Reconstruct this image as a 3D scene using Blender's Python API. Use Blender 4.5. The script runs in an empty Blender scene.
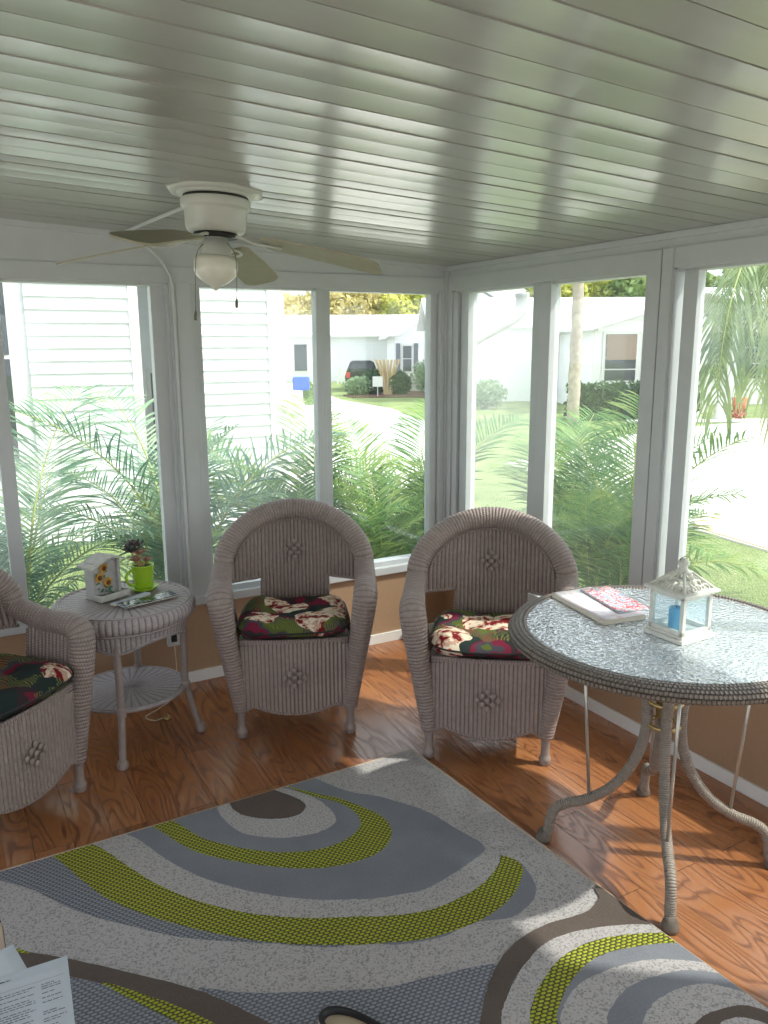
import bpy, bmesh, math, random
from math import sin, cos, pi, radians as R
from mathutils import Vector, Matrix, noise
random.seed(7)
S = bpy.context.scene
COL = S.collection

# ------------------------------------------------------------------ helpers
def tag(o, label=None, cat=None, group=None, kind=None):
    if label: o['label'] = label
    if cat: o['category'] = cat
    if group: o['group'] = group
    if kind: o['kind'] = kind
    return o

def empty(name, loc=(0, 0, 0), rz=0.0, label=None, cat=None, group=None, kind=None):
    o = bpy.data.objects.new(name, None); COL.objects.link(o)
    o.location = loc; o.rotation_euler = (0, 0, rz); o.empty_display_size = .05
    return tag(o, label, cat, group, kind)

def copy_tree(o, parent=None):
    c = o.copy(); COL.objects.link(c); c.parent = parent
    for ch in list(o.children): copy_tree(ch, c)
    return c

def catmull(pts, n=8, closed=False):
    P = [Vector(p) for p in pts]; out = []
    m = len(P)
    rng = range(m) if closed else range(m - 1)
    for i in rng:
        if closed: a, b, c, d = P[(i - 1) % m], P[i], P[(i + 1) % m], P[(i + 2) % m]
        else: a, b, c, d = P[max(i - 1, 0)], P[i], P[i + 1], P[min(i + 2, m - 1)]
        for k in range(n):
            t = k / n
            out.append(.5 * ((2 * b) + (c - a) * t + (2 * a - 5 * b + 4 * c - d) * t * t + (3 * b - a - 3 * c + d) * t ** 3))
    if not closed: out.append(P[-1].copy())
    return out

class MB:
    def __init__(s): s.v = []; s.f = []; s.uv = []; s.m = []; s.sm = []
    def face(s, idx, uvs=None, m=0, smooth=False):
        s.f.append(tuple(idx)); s.uv.append(uvs or [(0, 0)] * len(idx)); s.m.append(m); s.sm.append(smooth)
    def poly(s, pts, m=0, uvs=None):
        b = len(s.v); s.v += [tuple(p) for p in pts]; s.face(range(b, b + len(pts)), uvs, m)
    def box(s, x0, x1, y0, y1, z0, z1, bev=0.0, m=0, mat=None):
        bm = bmesh.new(); bmesh.ops.create_cube(bm, size=1)
        for v in bm.verts: v.co = Vector((x0 + (v.co.x + .5) * (x1 - x0), y0 + (v.co.y + .5) * (y1 - y0), z0 + (v.co.z + .5) * (z1 - z0)))
        if bev > 0: bmesh.ops.bevel(bm, geom=bm.edges[:], offset=bev, segments=2, profile=.7, affect='EDGES')
        s.add_bm(bm, m, mat, smooth=False); return s
    def add_bm(s, bm, m=0, mat=None, smooth=True):
        if mat: bm.transform(mat)
        b = len(s.v); bm.verts.index_update()
        s.v += [tuple(v.co) for v in bm.verts]
        for f in bm.faces: s.face([b + v.index for v in f.verts], [(.0047, .00875)] * len(f.verts), m, smooth)
        bm.free()
    def tube(s, path, rad, n=12, closed=False, caps=True, flat=1.0, up=(0, 0, 1), m=0, us=1.0):
        P = [Vector(p) for p in path]; L = len(P)
        if not callable(rad) and not isinstance(rad, (list, tuple)): r0 = rad; rad = [r0] * L
        b = len(s.v); ul = 0; U = []
        prevN = None
        for i, p in enumerate(P):
            if closed: t = P[(i + 1) % L] - P[(i - 1) % L]
            else: t = P[min(i + 1, L - 1)] - P[max(i - 1, 0)]
            t.normalize()
            if prevN is None:
                u = Vector(up); u = u - t * u.dot(t)
                if u.length < .05: u = Vector((1, 0, 0)) - t * t.x
                u.normalize()
            else:
                u = prevN - t * prevN.dot(t); u.normalize()
            prevN = u; w = t.cross(u)
            if i: ul += (p - P[i - 1]).length
            U.append(ul)
            r = rad[i]
            for k in range(n):
                a = 2 * pi * k / n
                s.v.append(tuple(p + u * (cos(a) * r * flat) + w * (sin(a) * r)))
        rm = max(sum(rad) / L, .001)
        for i in range(L if closed else L - 1):
            j = (i + 1) % L
            u0 = U[i]; u1 = U[j] if j else ul + (P[0] - P[-1]).length
            for k in range(n):
                l = (k + 1) % n
                v0 = 2 * pi * rm * k / n; v1 = 2 * pi * rm * (k + 1) / n
                s.face([b + i * n + k, b + i * n + l, b + j * n + l, b + j * n + k], [(u0, v0), (u0, v1), (u1, v1), (u1, v0)], m, True)
        if caps and not closed:
            s.face([b + k for k in range(n)][::-1], None, m, False); s.face([b + (L - 1) * n + k for k in range(n)], None, m, False)
        return s
    def surf(s, fn, nu, nv, m=0, smooth=True, uvf=None, closed_u=False):
        b = len(s.v); g = []
        for j in range(nv + 1):
            for i in range(nu + 1):
                u = i / nu; v = j / nv; s.v.append(tuple(fn(u, v))); g.append(uvf(u, v) if uvf else (u, v))
        w = nu + 1
        for j in range(nv):
            for i in range(nu):
                q = [j * w + i, j * w + i + 1, (j + 1) * w + i + 1, (j + 1) * w + i]
                s.face([b + k for k in q], [g[k] for k in q], m, smooth)
        return s
    def lathe(s, prof, n=32, c=(0, 0, 0), m=0, us=1.0):
        b = len(s.v); K = len(prof); acc = [0]
        for i in range(1, K): acc.append(acc[-1] + math.hypot(prof[i][0] - prof[i - 1][0], prof[i][1] - prof[i - 1][1]))
        for k in range(n):
            a = 2 * pi * k / n
            for r, z in prof: s.v.append((c[0] + r * cos(a), c[1] + r * sin(a), c[2] + z))
        for k in range(n):
            l = (k + 1) % n
            for i in range(K - 1):
                s.face([b + k * K + i, b + l * K + i, b + l * K + i + 1, b + k * K + i + 1],
                       [(k / n * us, acc[i]), ((k + 1) / n * us, acc[i]), ((k + 1) / n * us, acc[i + 1]), (k / n * us, acc[i + 1])], m, True)
        return s
    def build(s, name, mat, parent=None, loc=None, solid=0, bevel=0, subsurf=0, autosmooth=True):
        me = bpy.data.meshes.new(name); me.from_pydata(s.v, [], s.f)
        mats = mat if isinstance(mat, (list, tuple)) else [mat]
        for q in mats: me.materials.append(q)
        uvl = me.uv_layers.new(name='UVMap'); i = 0
        flat = []
        for u in s.uv:
            for q in u: flat += [q[0], q[1]]
        uvl.data.foreach_set('uv', flat)
        me.polygons.foreach_set('material_index', s.m); me.polygons.foreach_set('use_smooth', s.sm)
        me.update(); me.validate()
        o = bpy.data.objects.new(name, me); COL.objects.link(o)
        if parent is not None: o.parent = parent
        if loc: o.location = loc
        if solid:
            q = o.modifiers.new('s', 'SOLIDIFY'); q.thickness = solid; q.offset = 0
        if bevel:
            q = o.modifiers.new('b', 'BEVEL'); q.width = bevel; q.segments = 2
        if subsurf:
            q = o.modifiers.new('u', 'SUBSURF'); q.levels = subsurf; q.render_levels = subsurf
        return o

# ------------------------------------------------------------------ materials
class NT:
    def __init__(s, name):
        s.mat = bpy.data.materials.new(name); s.mat.use_nodes = True
        s.t = s.mat.node_tree; s.t.nodes.clear()
        s.out = s.t.nodes.new('ShaderNodeOutputMaterial')
    def n(s, typ, ins=None, **kw):
        nd = s.t.nodes.new(typ)
        for k, v in kw.items(): setattr(nd, k, v)
        for k, v in (ins or {}).items():
            sock = nd.inputs[k]
            if isinstance(v, bpy.types.NodeSocket): s.t.links.new(v, sock)
            else: sock.default_value = v
        return nd
    def math(s, op, a, b=0.0, c=0.0, clamp=False):
        nd = s.t.nodes.new('ShaderNodeMath'); nd.operation = op; nd.use_clamp = clamp
        for i, v in enumerate((a, b, c)):
            if isinstance(v, bpy.types.NodeSocket): s.t.links.new(v, nd.inputs[i])
            else: nd.inputs[i].default_value = v
        return nd.outputs[0]
    def ramp(s, fac, stops, interp='LINEAR'):
        nd = s.t.nodes.new('ShaderNodeValToRGB'); s.t.links.new(fac, nd.inputs[0])
        cr = nd.color_ramp; cr.interpolation = interp
        while len(cr.elements) < len(stops): cr.elements.new(.5)
        for e, (p, c) in zip(cr.elements, stops): e.position = p; e.color = (*c, 1)
        return nd.outputs[0]
    def mix(s, fac, a, b, mode='MIX'):
        nd = s.t.nodes.new('ShaderNodeMix'); nd.data_type = 'RGBA'; nd.blend_type = mode
        for i, v in ((0, fac), (6, a), (7, b)):
            if isinstance(v, bpy.types.NodeSocket): s.t.links.new(v, nd.inputs[i])
            else: nd.inputs[i].default_value = v if i == 0 else (*v, 1)
        return nd.outputs[2]
    def bump(s, h, strength=.5, dist=.01):
        return s.n('ShaderNodeBump', {'Height': h, 'Strength': strength, 'Distance': dist}).outputs[0]
    def pbr(s, col, rough=.5, normal=None, **kw):
        ins = {'Base Color': col if isinstance(col, bpy.types.NodeSocket) else (*col, 1), 'Roughness': rough}
        if normal is not None: ins['Normal'] = normal
        ins.update(kw)
        b = s.n('ShaderNodeBsdfPrincipled', ins)
        s.t.links.new(b.outputs[0], s.out.inputs[0]); return b

def hexc(r, g, b):
    f = lambda c: (c / 255 / 12.92) if c / 255 <= .04045 else ((c / 255 + .055) / 1.055) ** 2.4
    return (f(r), f(g), f(b))

def simple(name, col, rough=.5, noise_s=30, var=.06, bump=.0, **kw):
    t = NT(name)
    co = t.n('ShaderNodeTexCoord').outputs['Object']
    nz = t.n('ShaderNodeTexNoise', {'Vector': co, 'Scale': noise_s, 'Detail': 4.0}).outputs[0]
    lo = tuple(c * (1 - var) for c in col); hi = tuple(min(1, c * (1 + var)) for c in col)
    c = t.ramp(nz, [(.3, lo), (.7, hi)])
    t.pbr(c, rough, t.bump(nz, bump, .002) if bump else None, **kw)
    return t.mat

M = {}
M['white_metal'] = simple('white_metal', hexc(205, 208, 208), .42, 12, .03)
M['white_frame'] = simple('white_frame', hexc(192, 196, 198), .38, 9, .03)
M['fan_white'] = simple('fan_white', hexc(196, 197, 190), .3, 8, .02)
M['blade'] = simple('blade', hexc(158, 154, 132), .45, 25, .06)
M['dark'] = simple('dark', (.012, .012, .012), .5)
M['tan_wall'] = simple('tan_wall', hexc(168, 138, 110), .75, 60, .04, .12)
M['baseboard'] = simple('baseboard', hexc(232, 232, 230), .4, 8, .03)
M['ceramic_green'] = simple('ceramic_green', hexc(150, 188, 44), .22, 8, .03)
M['soil'] = simple('soil', (.03, .02, .012), .95, 60, .4, .8)
M['brass'] = simple('brass', hexc(190, 165, 110), .3, 20, .05, Metallic=.8)
M['concrete'] = simple('concrete', hexc(226, 222, 214), .85, 1.2, .06)
M['white_wall'] = simple('white_wall', hexc(225, 225, 220), .6, 5, .02)
M['trunk'] = simple('trunk', hexc(165, 155, 140), .9, 6, .25, .5)
M['candle'] = simple('candle', hexc(20, 160, 215), .5, 20, .04)
M['pewter'] = simple('pewter', hexc(120, 115, 105), .4, 20, .1, Metallic=.7)
M['mulch'] = simple('mulch', hexc(110, 80, 65), .95, 10, .3, .6)
M['beige_rubber'] = simple('beige_rubber', hexc(205, 190, 165), .6)
M['brown_vinyl'] = simple('brown_vinyl', hexc(80, 52, 45), .55, 30, .1, .2)
M['beige_piping'] = simple('beige_piping', hexc(190, 170, 150), .6)
M['steel_rod'] = simple('steel_rod', hexc(190, 184, 175), .3, 20, .05, Metallic=.6)
M['far_window'] = simple('far_window', hexc(60, 66, 72), .12, 3, .2)
M['red_paint'] = simple('red_paint', hexc(190, 50, 50), .4)
M['blue_paint'] = simple('blue_paint', hexc(50, 90, 200), .4)
M['shutter'] = simple('shutter', hexc(90, 96, 108), .6)
M['car_paint'] = simple('car_paint', hexc(40, 42, 48), .2)
M['tyre'] = simple('tyre', (.02, .02, .02), .8)
M['lantern_white'] = simple('lantern_white', hexc(222, 222, 214), .5, 30, .06, .1)
M['terracotta'] = simple('terracotta', hexc(190, 100, 70), .8, 20, .1)
M['blind'] = simple('blind', hexc(150, 130, 112), .7)
M['roof_white'] = simple('roof_white', hexc(225, 226, 228), .5, 3, .03)
M['cane'] = simple('cane', hexc(190, 165, 120), .8, 20, .2)
M['grey_roofwood'] = simple('grey_roofwood', hexc(190, 188, 180), .7, 40, .12, .3)

def wicker(name, col, rib=.0175, strand=.010, along='V', strength=.8, var=.16, dist=.004, gap_shade=.42, ws=.45):
    """spokes of width rib wrapped by strands that alternate from spoke to spoke, with the shade between them painted into the colour"""
    t = NT(name)
    uv = t.n('ShaderNodeUVMap').outputs[0]
    sep = t.n('ShaderNodeSeparateXYZ', {0: uv})
    U, V = (sep.outputs[0], sep.outputs[1]) if along == 'V' else (sep.outputs[1], sep.outputs[0])
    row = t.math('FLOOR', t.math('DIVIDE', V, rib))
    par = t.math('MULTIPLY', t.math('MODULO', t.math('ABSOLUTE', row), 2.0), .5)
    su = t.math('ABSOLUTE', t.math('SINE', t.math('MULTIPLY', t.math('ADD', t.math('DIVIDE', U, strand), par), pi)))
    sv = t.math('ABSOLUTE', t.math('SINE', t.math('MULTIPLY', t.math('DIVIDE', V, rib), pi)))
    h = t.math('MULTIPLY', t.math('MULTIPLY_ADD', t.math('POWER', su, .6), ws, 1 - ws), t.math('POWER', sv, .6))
    co = t.n('ShaderNodeTexCoord').outputs['Object']
    nz = t.n('ShaderNodeTexNoise', {'Vector': co, 'Scale': 60.0, 'Detail': 3.0}).outputs[0]
    nz2 = t.n('ShaderNodeTexNoise', {'Vector': co, 'Scale': 5.0, 'Detail': 2.0}).outputs[0]
    f = t.math('MULTIPLY_ADD', nz2, .4, t.math('MULTIPLY', nz, .6))
    c = t.ramp(f, [(.32, tuple(x * (1 - var) for x in col)), (.68, tuple(x * (1 + var) for x in col))])
    g = t.ramp(h, [(.22, (gap_shade,) * 3), (.62, (1, 1, 1)), (.95, (1.0, 1.0, 1.0))])  # shade of the valleys between ribs, multiplied into the base colour
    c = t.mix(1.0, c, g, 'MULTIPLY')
    t.pbr(c, .5, t.bump(h, strength, dist)); return t.mat
WCOL = hexc(160, 144, 138)
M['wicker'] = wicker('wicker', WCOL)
M['wicker_roll'] = wicker('wicker_roll', WCOL, .0145, .011, 'U', gap_shade=.66, ws=.6)
M['wicker_braid'] = wicker('wicker_braid', WCOL, .012, .012, 'U', gap_shade=.45)
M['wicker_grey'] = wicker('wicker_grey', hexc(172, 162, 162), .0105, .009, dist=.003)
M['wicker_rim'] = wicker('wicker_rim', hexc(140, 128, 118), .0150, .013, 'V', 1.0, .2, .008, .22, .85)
M['wicker_leg'] = wicker('wicker_leg', hexc(152, 141, 130), .0075, .05, 'U', .9, .1, .003, .55)
M['wicker_foot'] = wicker('wicker_foot', hexc(152, 139, 133), .5, .5, 'U', .2, .1, .001, 1.0)

def mk_floor():
    t = NT('laminate')
    co = t.n('ShaderNodeTexCoord').outputs['Object']
    rot = t.n('ShaderNodeMapping', {'Vector': co, 'Rotation': (0, 0, R(90))}).outputs[0]
    br = t.n('ShaderNodeTexBrick', {'Vector': rot, 'Color1': (0, 0, 0, 1), 'Color2': (1, 1, 1, 1), 'Mortar': (.5, .5, .5, 1), 'Scale': 1.0,
             'Mortar Size': .0012, 'Mortar Smooth': .2, 'Bias': 0.0, 'Brick Width': 1.15, 'Row Height': .128}, offset=.37)
    tone = br.outputs[0]
    # cathedral grain: stretched, warped rings; offset per plank
    off = t.n('ShaderNodeVectorMath', {0: tone, 1: (7.3, 3.1, 1.7)}, operation='MULTIPLY').outputs[0]
    base = t.n('ShaderNodeVectorMath', {0: co, 1: off}, operation='ADD').outputs[0]
    st = t.n('ShaderNodeMapping', {'Vector': base, 'Scale': (7.0, 1.1, 1)}).outputs[0]
    nz = t.n('ShaderNodeTexNoise', {'Vector': st, 'Scale': 1.0, 'Detail': 1.5, 'Roughness': .45, 'Distortion': .3}).outputs[0]
    rings = t.math('SINE', t.math('MULTIPLY', nz, 120.0))
    r01 = t.math('MULTIPLY_ADD', rings, .5, .5)
    fine = t.n('ShaderNodeTexNoise', {'Vector': t.n('ShaderNodeMapping', {'Vector': base, 'Scale': (160, 6, 1)}).outputs[0], 'Scale': 1.0, 'Detail': 3.0}).outputs[0]
    g = t.math('MULTIPLY_ADD', t.math('POWER', r01, 5.0), .55, t.math('MULTIPLY', fine, .45))
    c = t.ramp(g, [(.12, hexc(178, 120, 76)), (.4, hexc(154, 98, 60)), (.8, hexc(88, 50, 30))])
    c = t.mix(.42, c, t.ramp(tone, [(0, hexc(172, 116, 74)), (.5, hexc(150, 96, 60)), (1, hexc(128, 78, 48))]))
    c = t.mix(br.outputs[1], c, hexc(70, 36, 18))
    h = t.math('SUBTRACT', t.math('MULTIPLY', r01, -.4), t.math('MULTIPLY', br.outputs[1], 1.2))
    rg = t.math('MULTIPLY_ADD', r01, .10, .2)
    t.pbr(c, rg, t.bump(h, .55, .0020), **{'Specular IOR Level': .65})
    return t.mat
M['floor'] = mk_floor()

def mk_ceiling():
    t = NT('painted_pan')
    co = t.n('ShaderNodeTexCoord').outputs['Object']
    nz = t.n('ShaderNodeTexNoise', {'Vector': t.n('ShaderNodeMapping', {'Vector': co, 'Scale': (2, 9, 2)}).outputs[0], 'Scale': 1.5, 'Detail': 3.0}).outputs[0]
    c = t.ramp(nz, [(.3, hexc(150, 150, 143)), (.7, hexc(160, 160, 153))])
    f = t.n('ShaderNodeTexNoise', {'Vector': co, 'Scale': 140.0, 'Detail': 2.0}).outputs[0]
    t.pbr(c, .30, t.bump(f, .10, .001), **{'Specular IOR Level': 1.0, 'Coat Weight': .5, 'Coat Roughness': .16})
    return t.mat
M['ceiling'] = mk_ceiling()

def mk_siding(name, pitch=.127, col=(.86, .86, .86)):
    t = NT(name)
    co = t.n('ShaderNodeTexCoord').outputs['Object']
    z = t.n('ShaderNodeSeparateXYZ', {0: co}).outputs[2]
    fr = t.math('FRACT', t.math('DIVIDE', z, pitch))
    lap = t.math('SUBTRACT', 1.0, fr)
    nz = t.n('ShaderNodeTexNoise', {'Vector': co, 'Scale': 3.0}).outputs[0]
    c = t.ramp(nz, [(.3, tuple(x * .97 for x in col)), (.7, col)])
    t.pbr(c, .5, t.bump(lap, 1.0, .03)); return t.mat

M['siding'] = mk_siding('siding_far', .15)
M['siding_plain'] = simple('siding_plain', (.80, .81, .82), .5, 3, .02)

def mk_glass(name='pane', haze=.02, tint=(.96, .985, .975)):
    t = NT(name)
    tr = t.n('ShaderNodeBsdfTransparent', {'Color': (*tint, 1)})
    gl = t.n('ShaderNodeBsdfGlossy', {'Color': (1, 1, 1, 1), 'Roughness': .02})
    fc = t.n('ShaderNodeLayerWeight', {'Blend': .5}).outputs[1]
    lw = t.math('MULTIPLY_ADD', t.math('POWER', fc, 4.0), .7, .04)
    m1 = t.n('ShaderNodeMixShader', {0: lw, 1: tr.outputs[0], 2: gl.outputs[0]})
    df = t.n('ShaderNodeBsdfTranslucent', {'Color': (.9, .95, .95, 1)})
    m2 = t.n('ShaderNodeMixShader', {0: haze, 1: m1.outputs[0], 2: df.outputs[0]})
    t.t.links.new(m2.outputs[0], t.out.inputs[0]); return t.mat
M['glass'] = mk_glass()
M['glass_hazy'] = mk_glass('pane_dusty', .09)
M['lantern_glass'] = mk_glass('lantern_glass', .06, (.95, .985, 1))

def mk_tabletop():
    t = NT('hammered_glass')
    co = t.n('ShaderNodeTexCoord').outputs['Object']
    vo = t.n('ShaderNodeTexVoronoi', {'Vector': co, 'Scale': 88.0, 'Randomness': 1.0}, feature='SMOOTH_F1').outputs[0]
    nz = t.n('ShaderNodeTexNoise', {'Vector': co, 'Scale': 70.0, 'Detail': 2.0}).outputs[0]
    h = t.math('ADD', vo, t.math('MULTIPLY', nz, .6))
    nrm = t.bump(h, .9, .0065)
    gl = t.n('ShaderNodeBsdfGlossy', {'Color': (1, 1, 1, 1), 'Roughness': .16, 'Normal': nrm})
    tr = t.n('ShaderNodeBsdfTransparent', {'Color': (.80, .88, .90, 1)})
    df = t.n('ShaderNodeBsdfDiffuse', {'Color': (.80, .89, .97, 1), 'Normal': nrm})
    m0 = t.n('ShaderNodeMixShader', {0: .58, 1: tr.outputs[0], 2: df.outputs[0]})
    fc = t.n('ShaderNodeLayerWeight', {'Blend': .5, 'Normal': nrm}).outputs[1]
    f2 = t.math('MULTIPLY_ADD', t.math('POWER', fc, 3.0), 1.1, .14, clamp=True)
    m1 = t.n('ShaderNodeMixShader', {0: f2, 1: m0.outputs[0], 2: gl.outputs[0]})
    t.t.links.new(m1.outputs[0], t.out.inputs[0]); return t.mat
M['table_glass'] = mk_tabletop()

def mk_frosted():
    t = NT('opal_glass')
    t.pbr(hexc(222, 220, 208), .2, None, **{'Subsurface Weight': .3, 'Subsurface Radius': (.02, .02, .02)})
    return t.mat
M['opal'] = mk_frosted()

def mk_leaf(name, c1, c2, c3, scale=4.0, trans=.35, rough=.45):
    t = NT(name)
    geo = t.n('ShaderNodeTexCoord').outputs['Object']
    oi = t.n('ShaderNodeObjectInfo').outputs['Random']
    nz = t.n('ShaderNodeTexNoise', {'Vector': geo, 'Scale': scale, 'Detail': 3.0}).outputs[0]
    f = t.math('ADD', nz, t.math('MULTIPLY_ADD', oi, .3, -.15))
    c = t.ramp(f, [(.3, c1), (.5, c2), (.72, c3)])
    b = t.n('ShaderNodeBsdfPrincipled', {'Base Color': c, 'Roughness': rough})
    tl = t.n('ShaderNodeBsdfTranslucent', {'Color': c})
    m = t.n('ShaderNodeMixShader', {0: trans, 1: b.outputs[0], 2: tl.outputs[0]})
    t.t.links.new(m.outputs[0], t.out.inputs[0]); return t.mat
M['palm_leaf'] = mk_leaf('palm_leaf', hexc(60, 104, 52), hexc(100, 146, 74), hexc(160, 180, 96))
M['palm_leaf_blue'] = mk_leaf('palm_leaf_blue', hexc(84, 124, 104), hexc(124, 162, 132), hexc(178, 200, 150))
M['frond_hang'] = mk_leaf('frond_hang', hexc(96, 122, 80), hexc(142, 164, 110), hexc(184, 196, 140))
M['rachis'] = simple('rachis', hexc(165, 175, 95), .5, 10, .1)
M['hedge'] = mk_leaf('hedge', hexc(38, 66, 36), hexc(62, 98, 54), hexc(96, 132, 78), 8)
M['hedge_light'] = mk_leaf('hedge_light', hexc(108, 134, 102), hexc(140, 166, 128), hexc(170, 190, 150), 8)
M['tree_yellow'] = mk_leaf('tree_yellow', hexc(120, 132, 52), hexc(196, 198, 84), hexc(235, 230, 140), .7)
M['tree_tan'] = mk_leaf('tree_tan', hexc(190, 178, 110), hexc(222, 208, 150), hexc(240, 232, 190), .7)
M['tree_green'] = mk_leaf('tree_green', hexc(92, 122, 60), hexc(130, 156, 84), hexc(170, 186, 120), .7)
M['succulent'] = mk_leaf('succulent', hexc(60, 66, 60), hexc(88, 82, 78), hexc(120, 92, 92), 30, .05)
M['succulent_pink'] = mk_leaf('succulent_pink', hexc(130, 96, 84), hexc(160, 118, 100), hexc(190, 150, 120), 30, .05)

def mk_grass():
    t = NT('lawn')
    co = t.n('ShaderNodeTexCoord').outputs['Object']
    a = t.n('ShaderNodeTexNoise', {'Vector': co, 'Scale': 55.0, 'Detail': 4.0}).outputs[0]
    b = t.n('ShaderNodeTexNoise', {'Vector': co, 'Scale': 1.3, 'Detail': 3.0}).outputs[0]
    f = t.math('MULTIPLY_ADD', a, .6, t.math('MULTIPLY', b, .4))
    c = t.ramp(f, [(.35, hexc(96, 116, 62)), (.5, hexc(132, 150, 88)), (.66, hexc(164, 174, 116))])
    t.pbr(c, .9, t.bump(a, 1.0, .04)); return t.mat
M['grass'] = mk_grass()

def mk_rug(name, base, kind, alt=None):
    t = NT(name)
    co = t.n('ShaderNodeTexCoord').outputs['Object']
    rot = t.n('ShaderNodeMapping', {'Vector': co, 'Rotation': (0, 0, R(8))}).outputs[0]
    nz = t.n('ShaderNodeTexNoise', {'Vector': rot, 'Scale': 170.0, 'Detail': 3.0, 'Roughness': .7}).outputs[0]
    nb = t.n('ShaderNodeTexNoise', {'Vector': rot, 'Scale': 6.0, 'Detail': 2.0}).outputs[0]
    k = lambda c, s: tuple(x * s for x in c)
    if kind == 'speckle':
        vo = t.n('ShaderNodeTexNoise', {'Vector': rot, 'Scale': 150.0, 'Detail': 2.0, 'Roughness': .6}).outputs[0]
        c = t.ramp(vo, [(.38, k(base, .60)), (.48, base), (.7, k(base, 1.05))]); h = nz
    elif kind == 'plain':
        c = t.ramp(t.math('MULTIPLY_ADD', nz, .6, t.math('MULTIPLY', nb, .4)), [(.3, k(base, .82)), (.7, k(base, 1.12))]); h = nz
    else:  # basket loops of two yarns
        sep = t.n('ShaderNodeSeparateXYZ', {0: rot}); U, V = sep.outputs[0], sep.outputs[1]
        b = .0105; a = .019
        row = t.math('FLOOR', t.math('DIVIDE', V, b)); par = t.math('MULTIPLY', t.math('MODULO', t.math('ABSOLUTE', row), 2.0), .5)
        su = t.math('ABSOLUTE', t.math('SINE', t.math('MULTIPLY', t.math('ADD', t.math('DIVIDE', U, a), par), pi)))
        sv = t.math('ABSOLUTE', t.math('SINE', t.math('MULTIPLY', t.math('DIVIDE', V, b), pi)))
        h0 = t.math('MULTIPLY', su, sv)
        hn = t.math('MULTIPLY_ADD', nz, .35, h0)
        c = t.ramp(hn, [(.42, alt), (.66, base), (1, k(base, 1.15))]); h = h0
    t.pbr(c, .95, t.bump(h, .7, .006), **{'Specular IOR Level': .1}); return t.mat
G_L, G_G, G_B, G_N = hexc(186, 182, 182), hexc(136, 139, 147), hexc(104, 94, 88), hexc(168, 176, 62)
M['rug_light'] = mk_rug('rug_light', G_L, 'speckle')
M['rug_grey'] = mk_rug('rug_grey', G_G, 'plain')
M['rug_brown'] = mk_rug('rug_brown', G_B, 'plain')
M['rug_green'] = mk_rug('rug_green', G_N, 'loop', hexc(92, 88, 62))
M['rug_loop'] = mk_rug('rug_loop', hexc(146, 150, 158), 'loop', hexc(110, 113, 120))

def mk_floral():
    t = NT('floral_fabric')
    co0 = t.n('ShaderNodeTexCoord').outputs['Object']
    oi = t.n('ShaderNodeObjectInfo').outputs['Random']
    sh = t.n('ShaderNodeCombineXYZ', {0: t.math('MULTIPLY', oi, 3.7), 1: t.math('MULTIPLY', oi, 5.3), 2: 0.0}).outputs[0]
    co = t.n('ShaderNodeVectorMath', {0: co0, 1: sh}, operation='ADD').outputs[0]
    wn = t.n('ShaderNodeTexNoise', {'Vector': co, 'Scale': 9.0, 'Detail': 2.0}).outputs[1]
    wv = t.n('ShaderNodeVectorMath', {0: wn, 1: (.13, .13, .13)}, operation='MULTIPLY').outputs[0]
    p = t.n('ShaderNodeVectorMath', {0: co, 1: wv}, operation='ADD').outputs[0]
    base = t.n('ShaderNodeTexNoise', {'Vector': p, 'Scale': 6.0, 'Detail': 1.0}).outputs[0]
    c = t.ramp(base, [(0, hexc(40, 52, 50)), (.43, hexc(60, 46, 52)), (.50, hexc(118, 34, 58)), (.56, hexc(70, 66, 76)), (.62, hexc(84, 96, 44))], 'CONSTANT')
    # feathery leaves
    vo = t.n('ShaderNodeTexVoronoi', {'Vector': p, 'Scale': 7.5, 'Randomness': 1.0})
    ang = t.n('ShaderNodeTexWave', {'Vector': p, 'Scale': 30.0, 'Distortion': 2.0, 'Detail': 1.0}).outputs[1]
    leafmask = t.math('MULTIPLY', t.math('GREATER_THAN', ang, .62), t.math('GREATER_THAN', t.n('ShaderNodeSeparateColor', {0: vo.outputs[1]}).outputs[0], .62))
    c = t.mix(leafmask, c, hexc(112, 118, 62))
    # blossoms
    v2 = t.n('ShaderNodeTexVoronoi', {'Vector': p, 'Scale': 5.2, 'Randomness': .9})
    pick = t.n('ShaderNodeSeparateColor', {0: v2.outputs[1]})
    pet = t.math('LESS_THAN', v2.outputs[0], .46)
    fm = t.math('MULTIPLY', pet, t.math('GREATER_THAN', pick.outputs[1], .42))
    n3 = t.n('ShaderNodeTexNoise', {'Vector': p, 'Scale': 26.0, 'Detail': 2.0}).outputs[0]
    fc = t.ramp(n3, [(.0, hexc(120, 26, 34)), (.42, hexc(196, 160, 140)), (.5, hexc(224, 210, 188)), (.66, hexc(186, 60, 60))], 'CONSTANT')
    c = t.mix(fm, c, fc)
    wv2 = t.n('ShaderNodeTexNoise', {'Vector': co0, 'Scale': 400.0}).outputs[0]
    t.pbr(c, .85, t.bump(wv2, .3, .001), **{'Specular IOR Level': .2}); return t.mat
M['floral'] = mk_floral()

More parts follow.
